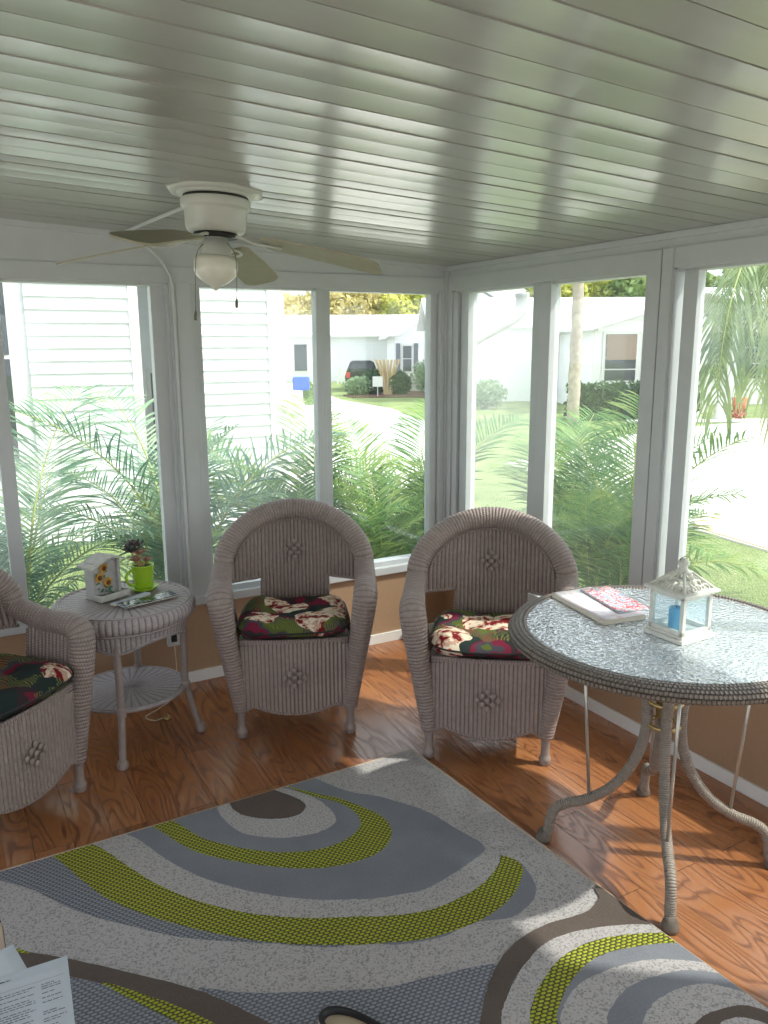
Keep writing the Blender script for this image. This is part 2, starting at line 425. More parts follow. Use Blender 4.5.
def mk_print(name, kind):
    t = NT(name)
    uv = t.n('ShaderNodeUVMap').outputs[0]
    sep = t.n('ShaderNodeSeparateXYZ', {0: uv}); U, V = sep.outputs[0], sep.outputs[1]
    if kind == 'photo':
        nz = t.n('ShaderNodeTexNoise', {'Vector': uv, 'Scale': 5.0, 'Detail': 2.0}).outputs[0]
        c = t.ramp(nz, [(0, hexc(30, 38, 36)), (.42, hexc(54, 62, 56)), (.5, hexc(150, 165, 180)), (.56, hexc(210, 220, 226)), (.6, hexc(44, 52, 46))], 'CONSTANT')
        r = .15
    elif kind == 'cover':
        nz = t.n('ShaderNodeTexNoise', {'Vector': uv, 'Scale': 4.0, 'Detail': 3.0}).outputs[0]
        c = t.ramp(nz, [(.3, hexc(214, 214, 220)), (.5, hexc(236, 226, 230)), (.68, hexc(220, 180, 190))]); r = .25
    elif kind == 'redcover':
        nz = t.n('ShaderNodeTexNoise', {'Vector': uv, 'Scale': 6.0, 'Detail': 3.0}).outputs[0]
        c = t.ramp(nz, [(0, hexc(160, 170, 190)), (.44, hexc(225, 215, 220)), (.5, hexc(205, 80, 95)), (.57, hexc(236, 190, 195)), (.7, hexc(190, 196, 210))], 'CONSTANT'); r = .22
    else:
        c = hexc(200, 208, 218); r = .7
        t.pbr(c, r); return t.mat
    t.pbr(c, r); return t.mat
M['print_photo'] = mk_print('print_photo', 'photo')
M['print_cover'] = mk_print('print_cover', 'cover')
M['print_red'] = mk_print('print_red', 'redcover')
M['paper'] = mk_print('paper', 'paper')
M['page_edge'] = simple('page_edge', hexc(214, 205, 188), .8, 200, .1)
M['ink'] = simple('ink', hexc(70, 74, 84), .7)
M['sun_yellow'] = simple('sun_yellow', hexc(226, 178, 74), .5, 90, .12)
M['sun_centre'] = simple('sun_centre', hexc(110, 66, 34), .8)
M['leaf_paint'] = simple('leaf_paint', hexc(60, 110, 88), .5, 60, .2)
M['birdhouse'] = simple('birdhouse', hexc(172, 172, 170), .7, 40, .12, .3)

# ================================================================== SETTING
GZ = -.35
CZ = lambda x: 2.12 - .0466 * x          # ceiling plane (slopes with x)
XW, YW = -4.6, -6.4                      # far ends of the room behind / left of the camera
def struct(mb, name, mat, parent=None, **kw): return tag(mb.build(name, mat, parent, **kw), kind='structure')

struct(MB().box(XW, .10, YW, .10, -.12, 0), 'floor', M['floor'])

# ceiling: roof pans running along x, each a shallow trough with raised seams
def ceiling():
    mb = MB(); W = .106; y = .116; prof = []
    k = 0
    while y > YW - .05:
        # three strips per roof pan, each a shallow curve with its own tilt, parted by narrow grooves
        tilt = (-.0034, .0012, -.0002)[k % 3]; sag = (.0012, .0008, .0012)[k % 3]
        prof += [(y, .007), (y - .0025, .007), (y - .0035, .0)]
        for q in range(0, 7):
            f = q / 6; prof.append((y - .0035 - f * (W - .0045), tilt * f - tilt * .5 + sag * 4 * f * (1 - f)))
        y -= W; k += 1
    xs = [XW - .1 + i * (.2 - XW) / 8 for i in range(9)]
    b = len(mb.v)
    for x in xs:
        for (yy, h) in prof: mb.v.append((x, yy, CZ(x) + h))
    n = len(prof)
    for i in range(len(xs) - 1):
        for j in range(n - 1):
            mb.face([b + i * n + j, b + i * n + j + 1, b + (i + 1) * n + j + 1, b + (i + 1) * n + j], None, 0, False)
    # upper skin of the roof
    b = len(mb.v)
    for x in (XW - .5, .19):
        for yy in (YW - .4, .45): mb.v.append((x, yy, CZ(x) + .09))
    for x in (XW - .5, .19):
        for yy in (YW - .4, .45): mb.v.append((x, yy, CZ(x) + .03))
    mb.face([b, b + 2, b + 3, b + 1]); mb.face([b + 4, b + 5, b + 7, b + 6])
    mb.face([b, b + 1, b + 5, b + 4]); mb.face([b + 2, b + 6, b + 7, b + 3]); mb.face([b + 1, b + 3, b + 7, b + 5]); mb.face([b, b + 4, b + 6, b + 2])
    return mb
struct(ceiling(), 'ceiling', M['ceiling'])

# knee walls
struct(MB().box(XW, .10, 0, .10, 0, .41), 'wall_back', M['tan_wall'])
struct(MB().box(0, .10, YW, 0, 0, .41), 'wall_right', M['tan_wall'])
struct(MB().box(XW - .1, XW, YW, .1, 0, .41).box(XW - .1, XW, YW, .1, 2.06, 2.45).box(XW - .1, XW, YW, -5.6, .41, 2.06).box(XW - .1, XW, -3.3, -3.1, .41, 2.06).box(XW - .1, XW, -.6, .1, .41, 2.06), 'wall_left', M['white_wall'])  # openings in this unseen wall are added to let in extra fill light
struct(MB().box(XW - .1, -3.9, YW - .1, YW, 0, 2.45).box(-1.3, .1, YW - .1, YW, 0, 2.3).box(-3.9, -1.3, YW - .1, YW, 2.06, 2.4), 'wall_front', M['white_wall'])  # unseen wall; its wide opening is added for more fill daylight from behind
struct(MB().box(XW, 0, -.012, 0, 0, .058, .003), 'baseboard_back', M['baseboard'])
struct(MB().box(-.012, 0, YW, -.012, 0, .058, .003), 'baseboard_right', M['baseboard'])

tn = [0]
def trim(mb, mat='white_frame'):
    tn[0] += 1; return struct(mb, 'trim_%d' % tn[0], M[mat])
# sills
trim(MB().box(XW, .1, -.022, .09, .412, .455, .004))
trim(MB().box(-.022, .09, YW, -.022, .412, .455, .004))
# header beams; the back one is topped by a wedge that follows the roof slope
trim(MB().box(XW, .1, -.004, .1, 1.985, 2.06, .003))
def wedge():
    mb = MB(); b = 0
    for y in (0.006, .1):
        mb.v += [(XW, y, 2.055), (.1, y, 2.055), (.1, y, CZ(.1) + .01), (XW, y, CZ(XW) + .01)]
    mb.face([0, 1, 2, 3]); mb.face([7, 6, 5, 4]); mb.face([0, 4, 5, 1]); mb.face([3, 2, 6, 7]); return mb
trim(wedge())
def crown():   # thin angle under the roof pans along the back wall
    mb = MB(); b = 0
    for y in (-.016, .006):
        mb.v += [(XW, y, CZ(XW) - .022), (0, y, CZ(0) - .022), (0, y, CZ(0) + .004), (XW, y, CZ(XW) + .004)]
    mb.face([0, 1, 2, 3]); mb.face([7, 6, 5, 4]); mb.face([0, 4, 5, 1]); mb.face([0, 3, 7, 4]); return mb
trim(crown())
trim(MB().box(-.004, .1, YW, -.006, 1.985, 2.065, .003).box(.006, .1, YW, 0, 2.06, 2.13).box(-.014, .006, YW, 0, 2.096, 2.121, .003))
# corner post
trim(MB().box(-.052, .1, -.010, .1, .45, 1.99, .003).box(-.010, .1, -.06, .1, .45, 1.99, .003).box(-.022, -.002, -.022, -.002, .45, 2.10, .002))
# back wall posts
def post_b(x0, x1): return MB().box(x0, x1, -.014, .1, .45, 1.99, .003).box(x0 + .03, x0 + .034, -.017, -.013, .46, 1.98)
trim(post_b(-1.560, -1.460))
trim(post_b(-3.62, -3.50))
# right wall posts (two boards with an open seam)
def post_r(y0, y1): return MB().box(-.014, .1, y0, y0 + .052, .45, 2.06, .003).box(-.014, .1, y0 + .058, y1, .45, 2.06, .003).box(0, .1, y0, y1, .45, 2.0)
trim(post_r(-1.592, -1.462))
trim(post_r(-3.62, -3.50))
trim(post_r(-5.05, -4.93))

wn_ = [0]
def window(axis, a0, a1, bars, panes, hazy=()):
    """axis 'x': on the back wall, runs a0..a1 in x; axis 'y': on the right wall."""
    wn_[0] += 1
    root = empty('window_%d' % wn_[0], ((a0 + a1) / 2, 0, .455) if axis == 'x' else (0, (a0 + a1) / 2, .455), kind='structure')
    mid = (a0 + a1) / 2
    def bx(mb, p0, p1, d0, d1, z0, z1, bev=.002):
        z0 -= .455; z1 -= .455
        if axis == 'x': mb.box(p0 - mid, p1 - mid, d0, d1, z0, z1, bev)
        else: mb.box(d0, d1, p0 - mid, p1 - mid, z0, z1, bev)
    fr = MB()
    bx(fr, a0, a1, .012, .085, .455, .482); bx(fr, a0, a1, .012, .085, 1.972, 1.99)
    fr.build('window_frame', M['white_frame'], root)
    for (p0, p1, d0, d1) in bars:
        m = MB(); bx(m, p0, p1, d0, d1, .47, 1.98, .003)
        m.build('window_stile', M['white_frame'], root)
    for i, (p0, p1, d) in enumerate(panes):
        m = MB(); bx(m, p0, p1, d, d + .004, .475, 1.978, 0)
        m.build('glass_pane', M['glass_hazy'] if i in hazy else M['glass'], root)
    return root
window('x', -3.50, -1.560, [(-3.50, -3.43, .012, .08), (-2.345, -2.285, -.004, .05), (-1.640, -1.575, .02, .08), (-1.578, -1.56, .0, .08)],
       [(-3.43, -2.34, .045), (-2.29, -1.638, .03)], (0,))
window('x', -1.460, -.050, [(-1.460, -1.440, -.006, .08), (-1.44, -1.405, .02, .08), (-.806, -.772, .0, .06), (-.768, -.750, .012, .08), (-.752, -.718, .02, .08), (-.096, -.052, .02, .08)],
       [(-1.407, -.800, .03), (-.722, -.094, .05)], (0,))
window('y', -1.462, -.060, [(-.105, -.058, .0, .08), (-.180, -.110, .018, .08), (-.775, -.708, .030, .08), (-.800, -.778, .012, .08), (-.872, -.798, .0, .06), (-1.464, -1.455, .01, .08)],
       [(-.710, -.178, .05), (-1.458, -.868, .03)], (0,))
window('y', -3.50, -1.592, [(-1.600, -1.590, .0, .08), (-1.698, -1.632, .012, .055), (-2.60, -2.52, .0, .06), (-3.5, -3.45, .01, .08)],
       [(-1.64, -1.59, .06), (-2.53, -1.69, .035), (-3.46, -2.59, .05)])
window('y', -4.93, -3.62, [(-4.93, -4.88, .01, .08), (-4.30, -4.24, .01, .08), (-3.67, -3.62, .01, .08)], [(-4.9, -4.28, .035), (-4.28, -3.65, .05)])
window('y', -6.4, -5.05, [(-6.4, -6.34, .01, .08), (-5.75, -5.69, .01, .08), (-5.10, -5.05, .01, .08)], [(-6.36, -5.72, .035), (-5.72, -5.08, .05)])
window('x', -4.60, -3.62, [(-4.6, -4.55, .01, .08), (-3.67, -3.62, .01, .08)], [(-4.58, -3.64, .04)])

# ================================================================== RUG
RUGX0, RUGX1, RUGY0, RUGY1 = -3.35, -.945, -3.62, -1.188
def rug():
    D = [
    ('grey', [(-2.138,-1.188), (-2.108,-1.258), (-2.039,-1.447), (-1.936,-1.628), (-1.760,-1.808), (-1.565,-1.925), (-1.457,-1.961), (-1.355,-1.977), (-1.169,-1.936), (-1.081,-1.891), (-1.108,-1.757), (-1.143,-1.609), (-1.243,-1.442), (-1.329,-1.350), (-1.40,-1.20), (-1.45,-1.0), (-2.1,-1.0)]),
    ]
    G = {
    'green2': [(-2.388,-1.184), (-2.364,-1.253), (-2.268,-1.510), (-2.114,-1.732), (-1.911,-1.934), (-1.721,-2.060), (-1.587,-2.125), (-1.477,-2.165), (-1.304,-2.178), (-1.162,-2.142), (-1.052,-2.063), (-1.034,-2.007), (-1.066,-1.951), (-1.10,-1.897), (-1.39,-1.144), (-1.978,-.986), (-2.38,-1.05)],
    'light2': [(-2.286,-1.122), (-2.223,-1.261), (-2.111,-1.528), (-1.971,-1.735), (-1.794,-1.888), (-1.601,-1.993), (-1.532,-2.028), (-1.412,-2.066), (-1.257,-2.060), (-1.135,-2.016), (-1.064,-1.952), (-1.074,-1.862), (-1.10,-1.60), (-1.20,-1.30), (-1.35,-1.0), (-2.2,-.95)],
    'green1': [(-2.046,-1.186), (-2.025,-1.253), (-1.947,-1.435), (-1.787,-1.607), (-1.613,-1.722), (-1.430,-1.746), (-1.322,-1.671), (-1.303,-1.553), (-1.373,-1.394), (-1.441,-1.306), (-1.509,-1.211), (-1.6,-1.05), (-2.0,-1.05)],
    'grey1': [(-1.976,-1.18), (-1.952,-1.258), (-1.896,-1.386), (-1.731,-1.558), (-1.569,-1.627), (-1.437,-1.606), (-1.377,-1.530), (-1.393,-1.412), (-1.466,-1.312), (-1.53,-1.191), (-1.6,-1.06), (-1.95,-1.06)],
    'light1': [(-1.802,-1.180), (-1.810,-1.283), (-1.773,-1.414), (-1.670,-1.501), (-1.546,-1.536), (-1.458,-1.502), (-1.448,-1.392), (-1.479,-1.293), (-1.55,-1.191), (-1.6,-1.1), (-1.78,-1.1)],
    'brown1': [(-1.754,-1.17), (-1.757,-1.255), (-1.721,-1.326), (-1.644,-1.385), (-1.568,-1.402), (-1.517,-1.365), (-1.523,-1.296), (-1.576,-1.20), (-1.62,-1.12), (-1.74,-1.12)],
    'tex3': [(-2.631,-1.126), (-2.547,-1.260), (-2.464,-1.357), (-2.375,-1.505), (-2.288,-1.615), (-2.104,-1.807), (-1.913,-1.940), (-1.709,-2.070), (-1.80,-1.90), (-2.0,-1.5), (-2.296,-1.1), (-2.5,-1.05)],
    'grey3': [(-1.340,-2.173), (-1.221,-2.213), (-1.122,-2.192), (-1.065,-2.142), (-1.034,-2.059), (-1.037,-1.996), (-1.10,-1.99), (-1.338,-2.095), (-1.521,-2.128), (-1.611,-2.107), (-1.576,-2.140), (-1.439,-2.182)],
    'tex4': [(-2.120,-2.020), (-2.004,-2.103), (-1.833,-2.195), (-1.690,-2.262), (-1.557,-2.294), (-1.392,-2.335), (-1.379,-2.375), (-1.454,-2.452), (-1.585,-2.60), (-1.67,-2.9), (-1.75,-3.3), (-1.9,-3.2), (-1.93,-2.8), (-1.90,-2.45), (-2.00,-2.28), (-2.077,-2.12)],
    'texL': [(-2.503,-1.734), (-2.360,-1.858), (-2.272,-1.963), (-2.211,-2.048), (-2.14,-2.16), (-2.06,-2.35), (-2.02,-2.6), (-2.05,-3.0), (-2.3,-3.3), (-2.7,-3.2), (-3.0,-2.8), (-3.05,-2.2), (-2.85,-1.8), (-2.654,-1.659)],
    'brownA': [(-2.90,-1.62), (-2.652,-1.605), (-2.547,-1.626), (-2.470,-1.679), (-2.384,-1.757), (-2.232,-1.909), (-2.122,-2.027), (-2.045,-2.137), (-1.975,-2.26), (-1.90,-2.45), (-1.87,-2.7), (-1.86,-3.1), (-2.0,-3.1), (-2.04,-2.7), (-2.05,-2.5), (-2.104,-2.29), (-2.165,-2.15), (-2.211,-2.058), (-2.272,-1.963), (-2.360,-1.858), (-2.503,-1.734), (-2.654,-1.669), (-2.9,-1.72)],
    'greenA': [(-2.34,-1.872), (-2.318,-1.892), (-2.226,-1.999), (-2.144,-2.110), (-2.087,-2.22), (-2.05,-2.36), (-2.03,-2.6), (-2.09,-2.6), (-2.11,-2.38), (-2.15,-2.22), (-2.19,-2.12), (-2.255,-2.015), (-2.325,-1.905)],
    'greenT': [(-2.9,-1.50), (-2.674,-1.530), (-2.557,-1.600), (-2.496,-1.660), (-2.548,-1.634), (-2.677,-1.60), (-2.9,-1.6)],
    'brownB': [(-.90,-2.235), (-.930,-2.282), (-.975,-2.303), (-1.026,-2.311), (-1.167,-2.293), (-1.296,-2.313), (-1.397,-2.365), (-1.482,-2.435), (-1.585,-2.56), (-1.66,-2.75), (-1.70,-3.0), (-1.6,-3.1), (-1.5,-2.6), (-1.426,-2.458), (-1.325,-2.395), (-1.197,-2.351), (-1.075,-2.364), (-.957,-2.407), (-.85,-2.46), (-.7,-2.4), (-.80,-2.2)],
    'light': [(-1.56,-2.75), (-1.52,-2.60), (-1.483,-2.512), (-1.426,-2.458), (-1.325,-2.395), (-1.197,-2.351), (-1.075,-2.364), (-.957,-2.407), (-.853,-2.466), (-.65,-2.6), (-.45,-2.9), (-.5,-3.4), (-.9,-3.7), (-1.3,-3.6), (-1.5,-3.2)],
    'green': [(-1.51,-2.90), (-1.475,-2.70), (-1.419,-2.549), (-1.370,-2.499), (-1.314,-2.463), (-1.221,-2.422), (-1.117,-2.410), (-1.003,-2.433), (-.852,-2.503), (-.70,-2.62), (-.5,-2.9), (-.55,-3.3), (-.9,-3.6), (-1.3,-3.4)],
    'g': [(-1.44,-2.85), (-1.405,-2.70), (-1.359,-2.583), (-1.307,-2.535), (-1.216,-2.488), (-1.113,-2.466), (-.998,-2.487), (-.862,-2.548), (-.70,-2.68), (-.55,-2.95), (-.6,-3.3), (-.9,-3.5), (-1.25,-3.3)],
    'l2': [(-1.40,-2.80), (-1.39,-2.68), (-1.355,-2.590), (-1.293,-2.540), (-1.211,-2.513), (-1.107,-2.518), (-.999,-2.544), (-.892,-2.609), (-.75,-2.75), (-.62,-3.0), (-.65,-3.3), (-.9,-3.45), (-1.25,-3.2)],
    'g2': [(-1.30,-2.85), (-1.285,-2.72), (-1.250,-2.644), (-1.184,-2.605), (-1.103,-2.588), (-.987,-2.605), (-.898,-2.648), (-.80,-2.76), (-.70,-3.0), (-.75,-3.2), (-.95,-3.3), (-1.2,-3.1)],
    'l3': [(-1.22,-2.85), (-1.20,-2.74), (-1.172,-2.689), (-1.092,-2.657), (-.991,-2.660), (-.914,-2.694), (-.84,-2.80), (-.78,-3.0), (-.83,-3.15), (-1.0,-3.2), (-1.15,-3.0)],
    'b': [(-1.12,-2.86), (-1.083,-2.772), (-1.023,-2.751), (-.943,-2.764), (-.886,-2.796), (-.84,-2.9), (-.86,-3.05), (-1.0,-3.1), (-1.09,-3.0)],
    'l4': [(-1.06,-2.86), (-1.04,-2.80), (-.992,-2.787), (-.938,-2.805), (-.90,-2.86), (-.90,-2.95), (-.96,-3.02), (-1.04,-2.96)],
    }
    order = [('green2', 3), ('light2', 0), (None, 1), ('green1', 3), ('grey1', 1), ('light1', 0), ('brown1', 2)]
    mb = MB(); th = .010
    Q = [(-3.35, -3.62), (-.812, -3.62), (-.945, -1.185), (-3.35, -1.222)]
    mb.v += [(x, y, .0005) for x, y in Q] + [(x, y, th) for x, y in Q]
    mb.face([4, 5, 6, 7]); mb.face([3, 2, 1, 0])
    for k in range(4): l = (k + 1) % 4; mb.face([k, l, 4 + l, 4 + k])
    lay = [('tex3', 4), ('grey3', 1), ('green2', 3), ('light2', 0), (D[0][1], 1), ('green1', 3), ('grey1', 1), ('light1', 0), ('brown1', 2),
           ('texL', 4), ('tex4', 4), ('brownA', 2), ('greenA', 3), ('greenT', 3), ('brownB', 2), ('light', 0), ('green', 3), ('g', 1), ('l2', 0), ('g2', 1), ('l3', 0), ('b', 2), ('l4', 0)]
    def clip(P, a0, b0):
        nx, ny = -(b0[1] - a0[1]), b0[0] - a0[0]; out = []; L = math.hypot(nx, ny)
        dist = lambda p: ((p[0] - a0[0]) * nx + (p[1] - a0[1]) * ny) / L - .004
        for i in range(len(P)):
            a, b = P[i], P[(i + 1) % len(P)]; da, db = dist(a), dist(b)
            if da >= 0: out.append(a)
            if (da >= 0) != (db >= 0):
                t = da / (da - db); out.append((a[0] + t * (b[0] - a[0]), a[1] + t * (b[1] - a[1])))
        return out
    from mathutils.geometry import tessellate_polygon
    z = th
    for key, mi in lay:
        pts = G[key] if isinstance(key, str) else key
        P = [(p.x, p.y) for p in catmull([(a, b, 0) for a, b in pts], 6, True)]
        # a slightly ragged pile edge
        P = [(a + .003 * noise.noise((a * 60, b * 60, 0)), b + .003 * noise.noise((a * 60, b * 60, 5))) for a, b in P]
        for k in range(4): P = clip(P, Q[k], Q[(k + 1) % 4])
        if len(P) < 3: continue
        z += .00035
        b0 = len(mb.v); mb.v += [(a, b, z) for a, b in P]
        for tri in tessellate_polygon([[Vector((a, b, 0)) for a, b in P]]):
            pa, pb, pc = [P[i] for i in tri]
            cr = (pb[0] - pa[0]) * (pc[1] - pa[1]) - (pb[1] - pa[1]) * (pc[0] - pa[0])
            if abs(cr) < 1e-10: continue
            mb.face([b0 + i for i in (tri if cr > 0 else tri[::-1])], None, mi, False)
    o = mb.build('rug', [M['rug_light'], M['rug_grey'], M['rug_brown'], M['rug_green'], M['rug_loop']])
    tag(o, 'large grey area rug with brown swirls and lime green curved bands on the wood floor', 'rug')
    bd = MB()
    c = Q
    path = []
    for i in range(4):
        a, b = Vector((*c[i], .007)), Vector((*c[(i + 1) % 4], .007))
        for k in range(12): path.append(a.lerp(b, k / 12))
    bd.tube(path, .0055, 6, closed=True)
    bd.build('binding', M['beige_piping'], o)
rug()

# ================================================================== WICKER CHAIR
def chair_mesh(root):
    # ---- the continuous wrapped roll: left leg top -> arm -> arch -> arm -> right leg top
    def vback(u, z): return .40 - 1.15 * u * u + .20 * (z - .40)
    half = [(.240, .004, .125, .031), (.252, .002, .22, .036), (.272, -.002, .36, .042), (.292, -.006, .49, .047), (.306, -.004, .585, .051), (.313, .012, .632, .052),
            (.318, .06, .650, .050), (.322, .14, .648, .048), (.326, .21, .655, .047)]
    arch = []
    for k in range(0, 10):
        a = (pi / 2) * (k / 9)
        u = .328 * cos(a); z = .69 + .238 * sin(a) ** 0.95
        arch.append((u, vback(u, z), z, .046 + .002 * sin(a)))
    right = half + arch
    full = [(-a, b, c, d) for a, b, c, d in right][:-1] + [right[-1]] + right[:-1][::-1]
    path = catmull([p[:3] for p in full], 26)
    rr = catmull([(p[3], 0, 0) for p in full], 26)
    # resample evenly and modulate radius with wrap ribs
    acc = [0]
    for i in range(1, len(path)): acc.append(acc[-1] + (path[i] - path[i - 1]).length)
    N = 900; out = []; rad = []; j = 0
    for i in range(N):
        s = acc[-1] * i / (N - 1)
        while j < len(acc) - 2 and acc[j + 1] < s: j += 1
        t = (s - acc[j]) / max(acc[j + 1] - acc[j], 1e-6)
        out.append(path[j].lerp(path[j + 1], t)); r = rr[j].x + (rr[j + 1].x - rr[j].x) * t
        rad.append(r * (1 + .045 * abs(sin(pi * s / .0145))))
    mb = MB().tube(out, rad, 18, flat=.92, up=(0, 1, 0))
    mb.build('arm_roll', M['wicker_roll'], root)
    # ---- ribbed panels
    def ribs(u, w=.0175, a=.0065): return a * abs(sin(pi * u / w)) ** .7
    def diamond(mb, fn, cu, cv, du=.0345, dv=.0185, rad=.0102):
        """a woven diamond of raised knots on the panel function fn(u,z)->(point, normal)"""
        for r in range(-2, 3):
            for q in range(-(3 - abs(r)), (3 - abs(r)) + 1, 1):
                if (q + r) % 2: continue
                p, nrm = fn(cu + q * du * .62, cv + r * dv)
                bm = bmesh.new(); bmesh.ops.create_uvsphere(bm, u_segments=8, v_segments=6, radius=rad)
                mat = Matrix.Translation(p + nrm * .009) @ Matrix.Diagonal((1.15, .7, 1.25, 1)) 
                mb.add_bm(bm, 0, mat)
    # back panel: centre part reaches the seat, wings stop above the arm openings
    def back_pt(u, z, off=0):
        p = Vector((u, vback(u, z), z)); n = Vector((-2.3 * u, -1, .2)).normalized()
        return p + n * off, n
    def top_z(u): 
        q = min(abs(u) / .328, .999); return .69 + .238 * (1 - q * q) ** .47
    mb = MB()
    ucs = [(-.335 + .67 * i / 330) for i in range(331)]
    def zb(u):
        a = abs(u)
        return .40 if a < .158 else .615
    # three column blocks so the opening corners stay crisp
    for (ua, ub) in ((-.322, -.158), (-.1579, .1579), (.158, .322)):
        n = int((ub - ua) / .0165 * 6)
        bot = .40 if abs(ua + ub) < .01 else .612
        def fn(s, t, ua=ua, ub=ub, bot=bot):
            u = ua + (ub - ua) * s; zt = top_z(u); z = bot + (zt - bot) * t
            return back_pt(u, z, ribs(u))[0]
        mb.surf(fn, n, 16, uvf=lambda s, t, ua=ua, ub=ub, bot=bot: (bot + (.93 - bot) * t, ua + (ub - ua) * s))
        def fb(s, t, ua=ua, ub=ub, bot=bot):
            u = ub + (ua - ub) * s; zt = top_z(u); z = bot + (zt - bot) * t
            return back_pt(u, z, -.008 - ribs(u))[0]
        mb.surf(fb, n, 16, uvf=lambda s, t, ua=ua, ub=ub, bot=bot: (bot + (.93 - bot) * t, ub + (ua - ub) * s))
    diamond(mb, lambda u, z: back_pt(u, z, .004), 0, .735)
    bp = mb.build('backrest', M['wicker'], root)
    # braided edges of the arm openings, and the line where the panel meets the roll
    for sg in (-1, 1):
        br = MB()
        L = [back_pt(sg * .322, .612)[0]] + [back_pt(sg * (.322 - .164 * k / 6), .612 + .002)[0] for k in range(1, 7)] + [back_pt(sg * .158, z)[0] for z in (.58, .52, .46, .42)]
        br.tube([p + Vector((0, -.002, 0)) for p in L], .0075, 8)
        br.build('braid', M['wicker_braid'], bp)
    br = MB(); tl = [back_pt((.328) * .84 * cos(a), .69 + .238 * .80 * sin(a))[0] + Vector((0, -.006, 0)) for a in [pi * k / 30 for k in range(31)]]
    br.tube(tl, .0055, 6)
    br.build('braid', M['wicker_braid'], bp)
    # side panels under the arms, down to the skirt (two children)
    for sg in (-1, 1):
        mb = MB()
        def sp(v, z, off=0):
            w = .232 + .062 * max(0, min(1, (z - .13) / .5)) ** 1.1
            return Vector((sg * (w + off), v, z))
        def f1(s, t):
            v = .01 + .235 * s; return sp(v, .15 + .48 * t, ribs(v) * -1)
        mb.surf(f1, 84, 14, uvf=lambda s, t: (.48 * t, .235 * s))
        def f1b(s, t):
            v = .245 - .235 * s; return sp(v, .15 + .48 * t, ribs(v) + .007)
        mb.surf(f1b, 84, 14, uvf=lambda s, t: (.48 * t, .235 * s))
        def f2(s, t):
            v = .245 + .15 * s; q = sp(v, .14 + .27 * t, ribs(v)); q.x -= sg * .045 * s; return q
        mb.surf(f2, 54, 8, uvf=lambda s, t: (.27 * t, .15 * s))
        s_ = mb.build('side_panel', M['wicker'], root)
        MB().tube([sp(.245, z) for z in (.40, .46, .52, .58, .62)], .008, 8).build('braid', M['wicker_braid'], s_); MB().tube([sp(.01 + .38 * k / 8, .147 - .012 * sin(pi * k / 8)) - Vector((sg * max(0, k - 5) * .015, 0, 0)) for k in range(9)], .008, 8).build('braid', M['wicker_braid'], s_)
    # front skirt with a dipping centre
    def bz(u):
        q = abs(u) / .225; return .112 + .038 * min(1, q * 1.25) ** 2 - .03 * max(0, q - .82) * 5
    def fr(u, z, off=0): return Vector((u, -.004 - .03 * (1 - (u / .24) ** 2) * (.7) - off, z)), Vector((0, -1, 0))
    mb = MB()
    mb.surf(lambda s, t: fr(-.232 + .464 * s, bz(-.232 + .464 * s) + (.447 - bz(-.232 + .464 * s)) * t, ribs(-.232 + .464 * s))[0], 168, 14, uvf=lambda s, t: (.33 * t, .464 * s))
    mb.surf(lambda s, t: fr(.232 - .464 * s, bz(.232 - .464 * s) + (.447 - bz(.232 - .464 * s)) * t, -.008)[0], 60, 6, uvf=lambda s, t: (.33 * t, .464 * s))
    diamond(mb, lambda u, z: fr(u, z, .004), 0, .285)
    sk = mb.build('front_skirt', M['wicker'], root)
    br = MB().tube([fr(-.232 + .464 * k / 24, bz(-.232 + .464 * k / 24))[0] for k in range(25)], .008, 8)
    br.build('braid', M['wicker_braid'], sk)
    MB().tube([fr(-.232 + .464 * k / 12, .447)[0] for k in range(13)], .010, 8).build('braid', M['wicker_braid'], sk)
    mb = MB()
    mb.surf(lambda s, t: Vector((.18 - .36 * s, .385 + ribs(.36 * s), .15 + .26 * t)), 120, 6, uvf=lambda s, t: (.26 * t, .36 * s))
    mb.build('rear_skirt', M['wicker'], root)
    # seat deck
    mb = MB()
    mb.surf(lambda s, t: Vector(((-.25 + .5 * s) * (1 - .18 * t), -.02 + .43 * t, .445 + .002 * sin(60 * s))), 30, 20, uvf=lambda s, t: (.5 * s, .43 * t))
    mb.surf(lambda s, t: Vector(((.25 - .5 * s) * (1 - .18 * t), -.02 + .43 * t, .43)), 6, 6, uvf=lambda s, t: (.5 * s, .43 * t))
    mb.build('seat', M['wicker'], root)
    # legs
    for (lx, ly, tz) in ((-.240, .004, .14), (.240, .004, .14), (-.175, .372, .17), (.175, .372, .17)):
        mb = MB()
        prof = [(.0, .0), (.021, 0), (.0235, .003), (.0235, .016), (.0255, .020), (.0245, .028), (.0195, .036), (.0175, .05), (.0175, .10), (.021, .118), (.028, tz), (0, tz)]
        mb.lathe(prof, 18, (lx, ly, 0), us=.12)
        mb.build('leg', M['wicker_foot'], root)

